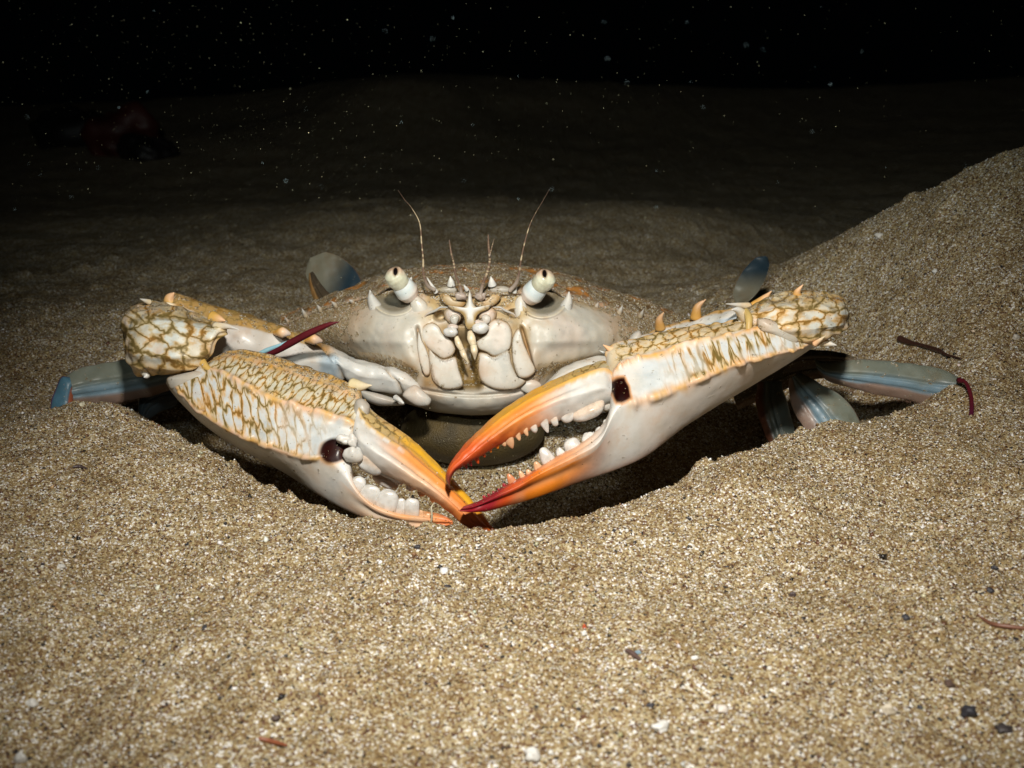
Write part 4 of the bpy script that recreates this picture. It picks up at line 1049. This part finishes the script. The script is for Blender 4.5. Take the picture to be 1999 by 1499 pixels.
for (x_, y_, rx, rz, cc, pn, dd, an) in ((722, 912, 28, 15, WHITE * .97, .2, .3805, 150), (752, 925, 15, 8, WHITE * .9, .2, .381, 150), (778, 942, 12, 7, PINKW, .3, .380, 145),
                                 (800, 955, 11, 7, PINKW, .3, .380, 142), (822, 966, 10, 6, PEACH, .4, .380, 142), (845, 978, 9, 6, PEACH, .4, .380, 142), (752, 945, 26, 8, WHITE * .8, .2, .388, 155)):
    tooth(fingL, x_, y_ - 3, dd + .0035, rx, rz, 360 - an, cc, pn)
for (x_, y_, rx, rz, cc, pn, dd, an) in ((700, 938, 16, 14, WHITE, .1, .3775, 25), (726, 958, 22, 19, WHITE, .1, .3765, 25), (757, 970, 22, 22, WHITE, .1, .3760, 12), (783, 982, 11, 15, WHITE, .15, .3760, 5),
                                 (804, 982, 16, 17, WHITE, .1, .3760, 5), (822, 996, 6, 6, PEACH, .3, .3765, 0), (836, 1003, 8, 7, PEACH, .3, .3770, 0), (852, 1008, 8, 6, PEACH, .3, .3775, 0), (868, 1010, 10, 8, np.array([.7, .3, .2]), .3, .378, 10)):
    tooth(palmL, x_, y_ + 5, dd + .0035, rx * .95, rz, an, cc, pn, ry=rx * .6)

LC = [
    ([(444, 635, .414), (444, 639, .411), (442, 644, .410), (440, 648, .413)], .004),
    ([(426, 627, .420), (424, 638, .409), (420, 652, .407), (416, 664, .412)], .014),
    ([(409, 619, .422), (409, 643, .4075), (403, 688, .4035), (397, 708, .411)], .022),
    ([(388, 610, .422), (390, 640, .406), (386, 694, .400), (378, 721, .407)], .026),
    ([(345, 592, .423), (346, 628, .404), (342, 697, .396), (335, 731, .405)], .030),
    ([(302, 585, .425), (300, 624, .404), (299, 694, .398), (294, 731, .408)], .032),
    ([(264, 596, .427), (262, 624, .407), (264, 692, .402), (270, 730, .411)], .028),
    ([(244, 614, .427), (242, 628, .415), (249, 680, .410), (259, 712, .415)], .018),
    ([(238, 626, .424), (238, 636, .420), (243, 660, .418), (249, 682, .420)], .008)]
wrL = skin('claw_wrist', [ring_pts(a, b) for a, b in LC], 190, 150, M_SHELL, crab, carp_col(38, -10), sharp=.6, disp=carp_disp)
spine(wrL, (420, 637), (466, 643), .411, .405, 9, CREAM, WHITE, curve=(0, -3))
spine(wrL, (283, 722), (281, 737), .409, .406, 12, CREAM, WHITE, curve=(4, 3))
spine(wrL, (292, 590), (273, 583), .42, .416, 6, CREAM, WHITE)
tube('wrist_joint', [P(392, 690, .407), P(397, 710, .4035), P(414, 728, .4015)], [.0010, .0014, .0010], M_SHELL, crab, np.array([.55, .36, .10]), (0, 0, .2), n=14)
pillow('wrist_joint', [(325, 740), (340, 732), (375, 724), (412, 722), (416, 738), (392, 748), (350, 758), (332, 760)], .4045, .005, .01, M_SHELL, crab, wcol(.9, .25, .3))

LA = [  # upper arm: top edge, end of orange band, lower grey face, bottom
    ([(325, 576, .430), (330, 592, .424), (340, 640, .422), (350, 690, .428)], .016),
    ([(350, 572, .432), (365, 604, .423), (385, 660, .421), (395, 705, .428)], .022),
    ([(410, 594, .434), (418, 628, .424), (430, 672, .423), (440, 712, .430)], .024),
    ([(470, 610, .438), (476, 640, .427), (488, 685, .426), (498, 722, .433)], .024),
    ([(530, 630, .441), (535, 655, .431), (545, 700, .430), (555, 735, .437)], .024),
    ([(590, 652, .445), (594, 672, .436), (600, 705, .434), (606, 740, .441)], .022),
    ([(650, 678, .449), (652, 690, .441), (655, 712, .439), (658, 742, .446)], .018),
    ([(700, 702, .451), (702, 712, .4435), (705, 735, .4425), (708, 757, .449)], .018),
    ([(742, 712, .452), (744, 722, .4445), (748, 742, .4435), (752, 766, .450)], .018),
    ([(780, 720, .453), (784, 730, .4450), (790, 750, .4440), (794, 774, .451)], .018),
    ([(806, 736, .454), (812, 744, .4470), (816, 760, .4460), (820, 782, .453)], .014),
    ([(822, 752, .456), (826, 758, .4500), (828, 770, .4495), (830, 784, .455)], .010)]
def arm_colL(U, W, V):
    px, py, d = proj(V); n = noise3(V, 90, 46)
    c = np.broadcast_to(np.array([.50, .46, .42]), V.shape).copy()
    c = mixc(c, WHITE * .95, np.maximum(ss(3.3, 5.0, U + .5 * (py > 700)) * ss(1.0, 1.2, W), ss(5.6, 6.2, U)))
    for u_ in (6.05, 8.6): c = mixc(c, np.array([.38, .24, .10]), .75 * np.exp(-((U - u_ - .25 * (W - 2)) / .06) ** 2))
    c = mixc(c, np.array([.28, .40, .50]), .7 * ss(.52, .68, n) * ss(1., 1.3, W) * ss(1, 2, U))
    band = (ss(1.02, .9, W) + ss(5.0, 5.4, W)).clip(0, 1) * ss(6.2, 5.4, U)
    c = mixc(c, np.array([.46, .28, .085]), .92 * band)
    c = mixc(c, np.array([.20, .12, .03]), .75 * band * ss(.52, .62, noise3(V, 170, 47)))
    return c, np.stack([band * .5, n * 0, .16 + .25 * band], -1), np.stack([px / 26, py / 20], -1)
armL = skin('claw_arm', [ring_pts(a, b) for a, b in LA], 150, 96, M_SHELL, crab, arm_colL, sharp=.25,
            disp=lambda U, W, G: (noise3(G, 240, 48) - .5) * .0012 + .0010 * np.exp(-((W - .5) / .3) ** 2) * ss(7, 5, U)
            - .0016 * np.exp(-((U - 6.05 - .25 * (W - 2)) / .10) ** 2) - .0016 * np.exp(-((U - 8.6 - .25 * (W - 2)) / .10) ** 2))
spine(armL, (334, 596), (340, 571), .427, .424, 17, np.array([.62, .36, .08]), PEACH, curve=(-5, -2))
spine(armL, (352, 604), (325, 590), .424, .421, 9, np.array([.5, .26, .05]), CREAM)
spine(armL, (415, 620), (440, 626), .423, .420, 14, np.array([.62, .36, .08]), PEACH)
for x_, y_, r_ in ((552, 650, 15), (614, 664, 15)):
    tube('spine', [P(x_ - 16, y_, .430 + (x_ - 552) * .00008), P(x_, y_ - 1, .427 + (x_ - 552) * .00008), P(x_ + 15, y_ + 2, .428 + (x_ - 552) * .00008)], [.0008, .0021, .0005], M_SHELL, armL,
         lambda t, V: mixc(np.broadcast_to(np.array([.66, .33, .06]), V.shape), PINKW, ss(.3, .8, t)), (0, 0, .1), n=12)
# pale basal joints of the left arm
pillow('arm_joint', [(786, 773), (797, 757), (812, 752), (832, 768), (842, 780), (836, 792), (812, 792)], .4405, .003, .012, M_SMOOTH, crab, wcol(1, .05, .1))
pillow('arm_joint', [(700, 762), (730, 766), (765, 776), (790, 790), (740, 792), (712, 780)], .4450, .004, .015, M_SMOOTH, crab, wcol(.8, .05, .1))
tube('spine', [P(772, 776, .437), P(780, 781, .435), P(788, 788, .434)], [.0012, .0009, .0004], M_TOOTH, crab, WHITE, n=10)

# ---- egg-filled abdomen below
blob('abdomen', P(925, 838, .485), (.031, .022, .0150), M_EGG, crab, lambda V: mixc(np.broadcast_to(np.array([.085, .055, .012]), V.shape), np.array([.045, .033, .012]), noise3(V, 200, 3)), wob=.05, n=40)  # egg colours darkened to stand for the shade under the belly

# ---- legs and paddles: flat blades
def blade(name, up, lo, d, th, colfn, mask=.24, sub=None, mat=None):
    """up/lo: upper and lower outline pixels; d: depth list; th thickness in metres"""
    rings = []
    for (a, b, dd) in zip(up, lo, d):
        m1 = (a[0] * .66 + b[0] * .34, a[1] * .66 + b[1] * .34); m2 = (a[0] * .34 + b[0] * .66, a[1] * .34 + b[1] * .66)
        rings.append(ring_pts([(a[0], a[1], dd), (m1[0], m1[1], dd - th / 2), (m2[0], m2[1], dd - th / 2), (b[0], b[1], dd)], th))
    def cf(U, W, V):
        v = np.where(W <= 3, W / 3, (6 - W) / 3)               # 0 upper edge .. 1 lower edge
        c = colfn(U / (len(up) - 1), v, V); return c, np.stack([v * 0, v * 0, v * 0 + mask], -1), np.zeros((len(V), 2))
    return skin(name, rings, 120, 60, mat or M_SMOOTH, sub or crab, cf, sharp=.1, disp=lambda U, W, G: (noise3(G, 300, 51) - .5) * .0006 + (noise3(G, 90, 53) - .5) * .0012 - (th > .004) * .0009 * (np.exp(-((W - 1.35) / .12) ** 2) + .7 * np.exp(-((W - 2.1) / .10) ** 2)))
def leg_col(u, v, V):
    n = noise3(V, 120, 52)
    c = mixc(np.broadcast_to(np.array([.16, .18, .15]), V.shape), np.array([.16, .25, .32]), ss(.30, .62, v + .25 * (n - .5)))
    c = mixc(c, np.array([.25, .15, .10]), .85 * ss(.70, .77, v + .12 * (n - .5)))
    c = mixc(c, np.array([.16, .05, .03]), .7 * ss(.06, .0, v))
    c = mixc(c, np.array([.45, .35, .42]), .6 * ss(.95, 1, u) * ss(.7, .5, v))
    return c
def legtip_col(u, v, V):
    c = mixc(np.broadcast_to(np.array([.07, .17, .25]), V.shape), np.array([.34, .10, .05]), ss(.68, .78, v))
    return mixc(c, np.array([.10, .02, .10]), ss(.12, .03, v))
legL = blade('walking_leg', [(360, 700), (290, 697), (215, 705), (160, 716), (130, 732), (124, 742)], [(360, 750), (320, 764), (250, 782), (180, 792), (140, 790), (127, 762)], [.455, .453, .451, .449, .447, .446], .006, leg_col)
blade('leg_tip', [(136, 735), (120, 735), (108, 755), (98, 785), (92, 820)], [(142, 760), (143, 775), (142, 800), (140, 820), (138, 840)], [.446, .445, .444, .443, .442], .004, legtip_col, sub=legL)
blade('walking_leg', [(345, 745), (300, 750), (272, 765), (270, 800)], [(345, 790), (320, 800), (300, 812), (285, 830)], [.47, .468, .466, .464], .006, lambda u, v, V: np.broadcast_to(np.array([.07, .10, .13]), V.shape))
legR = blade('walking_leg', [(1588, 700), (1612, 708), (1680, 702), (1760, 706), (1830, 715), (1868, 734), (1876, 742)], [(1600, 730), (1625, 748), (1700, 768), (1775, 782), (1835, 794), (1866, 772), (1878, 750)], [.452, .450, .448, .446, .444, .442, .442], .006, leg_col)
tube('leg_tip', [P(1872, 742, .436), P(1886, 748, .431), P(1896, 778, .425), P(1895, 820, .416), P(1885, 858, .408), P(1878, 880, .402)], [.0012, .0007, .0008, .0009, .0005, .0001], M_SMOOTH, legR,
     lambda t, V: mixc(np.broadcast_to(np.array([.09, .010, .016]), V.shape), np.array([.05, .01, .06]), ss(.4, .8, t)), n=12)
blade('walking_leg', [(1530, 690), (1570, 684), (1625, 686), (1665, 696), (1680, 706)], [(1530, 730), (1575, 720), (1625, 716), (1660, 714), (1680, 712)], [.458, .456, .454, .453, .452], .008,
      lambda u, v, V: mixc(np.broadcast_to(np.array([.12, .10, .07]), V.shape), np.array([.36, .27, .12]), ss(.75, 1, u)), mask=.4)
blade('walking_leg', [(1560, 728), (1600, 748), (1640, 768), (1668, 800), (1690, 860)], [(1538, 740), (1540, 775), (1556, 815), (1585, 860), (1610, 890)], [.452, .448, .445, .442, .440], .006, leg_col)
blade('walking_leg', [(1528, 745), (1538, 790), (1552, 840), (1560, 880)], [(1478, 745), (1475, 790), (1490, 845), (1510, 890)], [.462, .458, .455, .453], .007,
      lambda u, v, V: mixc(np.broadcast_to(np.array([.10, .12, .11]), V.shape), np.array([.12, .05, .03]), ss(.7, .8, v)))
blade('walking_leg', [(1430, 768), (1490, 735), (1545, 705), (1610, 700)], [(1440, 800), (1500, 775), (1560, 750), (1620, 735)], [.472, .468, .464, .458], .010,
      lambda u, v, V: mixc(np.broadcast_to(np.array([.13, .12, .09]), V.shape), np.array([.20, .13, .08]), ss(.6, .8, v)), mask=.45)
hairs([(1640, 757, .4445), (1700, 768, .4435), (1760, 779, .4415), (1815, 790, .4395)], 150, 6, legR, dirv=(0, 1), col=(.22, .12, .08))
hairs([(1620, 708, .4475), (1700, 702, .4455), (1790, 708, .4435), (1850, 722, .4405)], 120, 5, legR, dirv=(0, -1), col=(.16, .10, .06))
hairs([(180, 792, .447), (240, 784, .448), (310, 767, .4505)], 110, 6, legL, dirv=(0, 1), col=(.22, .12, .08))
# maroon leg tip with a pale blue edge lying over the left arm
lt = tube('walking_leg', [P(500, 700, .4225), P(545, 681, .4195), P(600, 652, .4165), P(640, 634, .4150), P(663, 628, .4145)], [.0014, .0014, .0013, .0009, .0001], M_SMOOTH, crab, np.array([.085, .010, .014]), (0, 0, .05), n=14, ns=50)
lt['label'] = 'maroon leg point in front of the arm'
tube('leg_edge', [P(498, 695, .4212), P(520, 684, .4198), P(545, 674, .4185), P(562, 665, .418)], [.0007, .0009, .0006, .0001], M_SMOOTH, lt, np.array([.28, .48, .55]), (0, 0, .05), n=10)

def paddle_col(u, v, V):
    c = mixc(np.broadcast_to(np.array([.14, .13, .095]), V.shape), np.array([.014, .026, .036]), ss(.25, .75, u + .25 * (.5 - v)))
    return mixc(c, np.array([.20, .11, .05]), .9 * (ss(.05, .0, v) + ss(.95, 1, v)).clip(0, 1))
def paddle(c, ax, rx, ry, d, name='swim_paddle', flip=1):
    up = []; lo = []
    a = math.radians(ax)
    for t in np.linspace(-1, 1, 11):
        w_ = math.sqrt(max(1 - t * t, .0012)) * ry
        for lst, s_ in ((up, -1), (lo, 1)):
            lst.append((c[0] + t * rx * math.cos(a) - s_ * w_ * math.sin(a), c[1] + t * rx * math.sin(a) + s_ * w_ * math.cos(a)))
    return blade(name, up, lo, list(np.linspace(d + .004, d - .004, 11)), .0016, paddle_col, .05)
pL = paddle((652, 546), 42, 64, 44, .545)
paddle((1466, 548), -58, 56, 24, .545)
blade('paddle_stem', [(610, 530), (622, 548), (645, 575), (680, 600)], [(603, 534), (606, 565), (620, 600), (650, 630)], [.5395, .537, .532, .528], .005,
      lambda u, v, V: mixc(np.broadcast_to(np.array([.06, .045, .03]), V.shape), np.array([.30, .17, .06]), ss(.55, .85, v)), sub=pL)

# grains of sand caught on the crab (one per-crab dusting)
def dust(parent_obj, n, seed_box, cond, size=.00012):
    me = parent_obj.data; k = len(me.vertices); co = np.empty(k * 3, np.float32); me.vertices.foreach_get('co', co); co = co.reshape(-1, 3) + CR
    no = np.empty(k * 3, np.float32); me.vertices.foreach_get('normal', no); no = no.reshape(-1, 3)
    sel = np.where(cond(co, no))[0]
    if len(sel) == 0: return
    i = rng.choice(sel, n); p = co[i] + rng.normal(0, .0002, (n, 3)) * (1 - np.abs(no[i]))
    s_ = size * np.exp(rng.normal(0, .4, n))
    o = grains('sand_dusting', p - CR + no[i] * s_[:, None] * .3, s_, graincol(n, .9), M_GRAIN)
    o.parent = parent_obj; o['kind'] = 'stuff'
dust(cara, 12000, None, lambda c, nn: (c[:, 2] > .045), .00013)
dust(palmL, 700, None, lambda c, nn: (nn[:, 2] > .35) & (c[:, 2] > .0))
dust(palmR, 500, None, lambda c, nn: (nn[:, 2] > .45) & (c[:, 2] > .01))
dust(wrL, 350, None, lambda c, nn: nn[:, 2] > .3)
dust(wrR, 300, None, lambda c, nn: nn[:, 2] > .3)
dust(fingL, 180, None, lambda c, nn: nn[:, 2] > .4)
dust(armL, 300, None, lambda c, nn: nn[:, 2] > .2)

# ------------------------------------------------------------------ stones, shell fragments, debris on the sand
def on_ground(px, py):
    """march the pixel's ray to the sand"""
    d = np.linspace(.18, 3.0, 6000); p = P(px, py, d); g = ground(p[:, 0], p[:, 1])
    i = np.argmax(p[:, 2] < g); return p[i], d[i]
def pebble(name, px, py, w_, h_, col, label, cat, group=None, rot=0., jag=.45):
    w_ *= .85; h_ *= .8
    p, d = on_ground(px, py); m = d / F
    n = 12; th = np.linspace(0, np.pi, n); ph = np.linspace(0, 2 * np.pi, 20, endpoint=False)
    A, B = np.meshgrid(th, ph, indexing='ij')
    G = np.stack([np.sin(A) * np.cos(B), np.sin(A) * np.sin(B), np.cos(A)], -1)
    G = G * (1 + jag * 2 * (noise3(G, 1.6, px % 37)[..., None] - .5)) * (1 + jag * .8 * (noise3(G, 4.1, py % 31)[..., None] - .5))
    G = G * np.array([w_ * m / 2, w_ * m / 2 * .8, h_ * m / 2])
    a = math.radians(rot); R_ = np.array([[math.cos(a), 0, math.sin(a)], [0, 1, 0], [-math.sin(a), 0, math.cos(a)]])
    V = (G @ R_.T).reshape(-1, 3)
    f = outward(V, gridfaces(n, 20, True))
    c = np.asarray(col, float); cc = mixc(np.broadcast_to(c * .75, V.shape), np.minimum(c * 1.2, .85), noise3(V, 900, 2))
    o = _mk(name, V, f, M_STONE, None, cc); o.location = p + np.array([0, 0, h_ * m * .22])
    return tag(o, label, cat, group)
WH = (.74, .72, .68); DK = (.035, .035, .045); BN = (.14, .07, .035)
for a in (
    ('pebble', 1892, 1396, 36, 34, DK, 'largest black pebble near the lower right corner of the sand', 'pebble'),
    ('pebble', 1960, 1425, 40, 18, (.05, .04, .04), 'flat dark pebble at the right edge, just right of the largest black pebble', 'pebble'),
    ('pebble', 1852, 1338, 26, 20, (.10, .06, .045), 'dark brown pebble above and left of the largest black pebble', 'pebble'),
    ('pebble', 1768, 1208, 18, 16, DK, 'small black pebble touching a white chip, right of the middle of the foreground', 'pebble'),
    ('pebble', 1933, 1155, 17, 14, DK, 'round black pebble on the far right sand below the dune', 'pebble'),
    ('pebble', 1940, 1110, 15, 11, DK, 'small black pebble above the round black pebble on the right', 'pebble'),
    ('pebble', 1548, 1163, 17, 13, (.06, .04, .04), 'small dark pebble in the sand below the open claw', 'pebble'),
    ('pebble', 814, 1070, 15, 11, DK, 'small black pebble just in front of the crossed claw tips', 'pebble'),
    ('pebble', 1420, 1108, 10, 7, DK, 'tiny black pebble on the sand right of the hollow', 'pebble'),
    ('pebble', 1270, 1378, 22, 11, DK, 'flat black pebble in the middle of the lower foreground', 'pebble'),
    ('pebble', 1795, 1384, 13, 13, DK, 'little black pebble left of the largest black pebble', 'pebble'),
    ('pebble', 872, 1146, 17, 8, (.05, .045, .05), 'thin black pebble in the sand below the left claw tip', 'pebble'),
    ('pebble', 538, 1405, 22, 15, (.08, .05, .04), 'dark brown pebble in the lower left foreground', 'pebble'),
    ('pebble', 400, 1228, 14, 14, DK, 'small black pebble on the left foreground sand', 'pebble'),
    ('pebble', 84, 1103, 10, 7, DK, 'tiny dark pebble near the left edge of the sand', 'pebble'),
    ('pebble', 1246, 1276, 14, 13, (.22, .32, .40), 'blue grey pebble lying beside a dark sliver', 'pebble'),
    ('shell_fragment', 1290, 1422, 36, 22, WH, 'broad white shell chip in the lower middle foreground', 'shell fragment'),
    ('shell_fragment', 1040, 1482, 34, 34, WH, 'white shell chip at the bottom edge of the frame', 'shell fragment'),
    ('shell_fragment', 1733, 1390, 32, 28, (.68, .60, .47), 'cream shell chip left of the black pebbles at lower right', 'shell fragment'),
    ('shell_fragment', 1410, 1388, 26, 18, (.7, .64, .58), 'pinkish white shell chip right of centre in the foreground', 'shell fragment'),
    ('shell_fragment', 1075, 1472, 14, 16, WH, 'small white chip right of the white chip at the bottom edge', 'shell fragment'),
    ('shell_fragment', 62, 1376, 30, 22, WH, 'white shell chip in the lower left corner', 'shell fragment'),
    ('shell_fragment', 40, 1488, 26, 30, WH, 'tall white shell chip cut by the bottom left edge', 'shell fragment'),
    ('shell_fragment', 832, 1176, 13, 16, WH, 'small white oval chip below the crossed claw tips', 'shell fragment'),
    ('shell_fragment', 1140, 1238, 16, 12, WH, 'round white chip capped by a red speck', 'shell fragment'),
    ('shell_fragment', 1053, 1054, 18, 9, WH, 'white chip on the rim right of the claw tips', 'shell fragment'),
    ('shell_fragment', 119, 1108, 20, 12, WH, 'white chip on the sand near the left edge', 'shell fragment'),
    ('shell_fragment', 1356, 1286, 14, 12, WH, 'small round white chip in the right foreground', 'shell fragment'),
    ('shell_fragment', 1212, 1352, 14, 16, WH, 'oval white chip above the flat black pebble', 'shell fragment'),
    ('shell_fragment', 1716, 464, 20, 18, (.55, .52, .48), 'pale chip half buried on the slope of the right dune', 'shell fragment'),
    ('shell_fragment', 1825, 532, 14, 12, (.6, .6, .58), 'small white chip on the dune face above the right leg', 'shell fragment'),
    ('shell_fragment', 162, 792, 16, 12, (.7, .66, .5), 'pale chip beside the blue leg tip', 'shell fragment'),
    ('shell_fragment', 1982, 662, 16, 16, (.6, .56, .5), 'pale chip on the dune at the right edge', 'shell fragment'),
    ('red_chip', 1141, 1226, 9, 13, (.50, .09, .03), 'bright red speck standing on the round white chip', 'shell fragment'),
):
    pebble(*a)

def strand(name, pix, rad, col, label, cat, lift=.0006, mat=None, jit=0):
    ps = []
    for (a, b) in pix:
        p, d = on_ground(a, b); ps.append(p + np.array([random.uniform(-jit, jit), 0, lift + random.uniform(0, jit)]))
    ps = np.array(ps); o0 = ps[0].copy()
    o = tube(name, ps - o0, rad, mat or M_HAIR, None, np.array(col, float), n=8, ns=60); o.location = o0
    return tag(o, label, cat)
strand('seaweed_strand', [(1758, 668), (1775, 676), (1800, 682), (1830, 690), (1850, 700), (1872, 708)], [.0016, .0012, .0008, .0011, .0006, .0003], (.045, .018, .012), 'dark frayed weed strand lying on the slope behind the right leg', 'seaweed', lift=.0012, jit=.0008)
strand('seaweed_strand', [(1905, 1205), (1935, 1222), (1970, 1228), (2010, 1232)], [.0003, .0005, .0006, .0004], (.20, .085, .05), 'reddish weed strand at the right edge of the sand', 'seaweed', jit=.0004)
strand('twig', [(505, 1446), (530, 1452), (560, 1460)], [.0004, .0006, .0003], (.28, .09, .04), 'short red brown splinter near the bottom left', 'twig')
strand('twig', [(1222, 1273), (1234, 1280), (1250, 1292)], [.0006, .0008, .0004], (.10, .06, .05), 'dark sliver leaning on the blue grey pebble', 'twig')
strand('twig', [(142, 915), (155, 914), (170, 918)], [.0004, .0007, .0003], (.05, .03, .03), 'dark splinter on the left slope', 'twig')
# stray pale thread on the closed claw
th = tube('thread', [P(838, 1032, .3765), P(843, 1010, .3750), P(842, 992, .3748), P(848, 980, .3755)], [.0003, .00035, .0003, .0001], M_HAIR, None, np.array([.55, .50, .36]), n=6)
tag(th, 'pale thread of weed clinging between the fingers of the left claw', 'thread')

# far dark stones with a reddish growth, upper left
def rock(name, px, py, d, r, col, label):
    n = 26; A, B = np.meshgrid(np.linspace(0, np.pi, n), np.linspace(0, 2 * np.pi, 2 * n, endpoint=False), indexing='ij')
    G = np.stack([np.sin(A) * np.cos(B), np.sin(A) * np.sin(B), np.cos(A)], -1)
    G = G * (1 + .7 * (noise3(G, 1.4, px)[..., None] - .5) + .35 * (noise3(G, 4, px)[..., None] - .5))
    V = (G * np.array(r)).reshape(-1, 3); f = outward(V, gridfaces(n, 2 * n, True))
    o = _mk(name, V, f, M_STONE, None, mixc(np.broadcast_to(np.array(col), V.shape), np.array(col) * .4, noise3(V, 60, 1)))
    p = P(px, py, d); o.location = (p[0], p[1], float(ground(np.array([p[0]]), np.array([p[1]]))[0]) + r[2] * .35)
    return tag(o, label, 'rock')
rock('rock', 240, 262, 1.75, (.055, .05, .045), (.10, .018, .012), 'dim reddish lump on the dark sea bed far behind, upper left')
rock('rock', 160, 262, 1.85, (.075, .05, .045), (.02, .02, .02), 'black rock left of the reddish lump in the dark')
rock('rock', 290, 280, 1.68, (.04, .04, .025), (.02, .015, .015), 'low black rock right of the reddish lump in the dark')

# ------------------------------------------------------------------ specks drifting in the water
n = 1500
px = np.concatenate([rng.normal(420, 280, 850), rng.uniform(0, 1999, n - 850)]); py = np.concatenate([rng.normal(220, 170, 850), rng.uniform(0, 480, n - 850)])
d = rng.uniform(.40, .75, n)
p = P(px, py, d); k = (p[:, 2] > ground(p[:, 0], p[:, 1]) + .004); 
sz = .000075 * np.exp(rng.normal(0, .45, n)) * (d / .4)
n2_ = 260
px2 = rng.normal(860, 130, n2_); py2 = rng.normal(800, 110, n2_); d2 = rng.uniform(.34, .365, n2_)
n3_ = 46
px3 = rng.uniform(0, 1999, n3_); py3 = rng.uniform(0, 420, n3_); d3 = rng.uniform(.17, .27, n3_)
pos = np.concatenate([p[k], P(px2, py2, d2), P(px3, py3, d3)])
szz = np.concatenate([sz[k] * 1.08, .00006 * np.exp(rng.normal(0, .35, n2_)), .000075 * np.exp(rng.normal(0, .3, n3_))])
cl = np.array([.85, .80, .50]) * (.6 + .5 * rng.random((len(pos), 1))) * np.array([1, 1, 1])
cl[-n3_:] = np.array([.35, .5, .55])
sn = grains('marine_snow', pos, szz, np.clip(cl, 0, .85), M_GRAIN)
tag(sn, 'tiny pale specks drifting in the dark water', 'specks', kind='stuff')
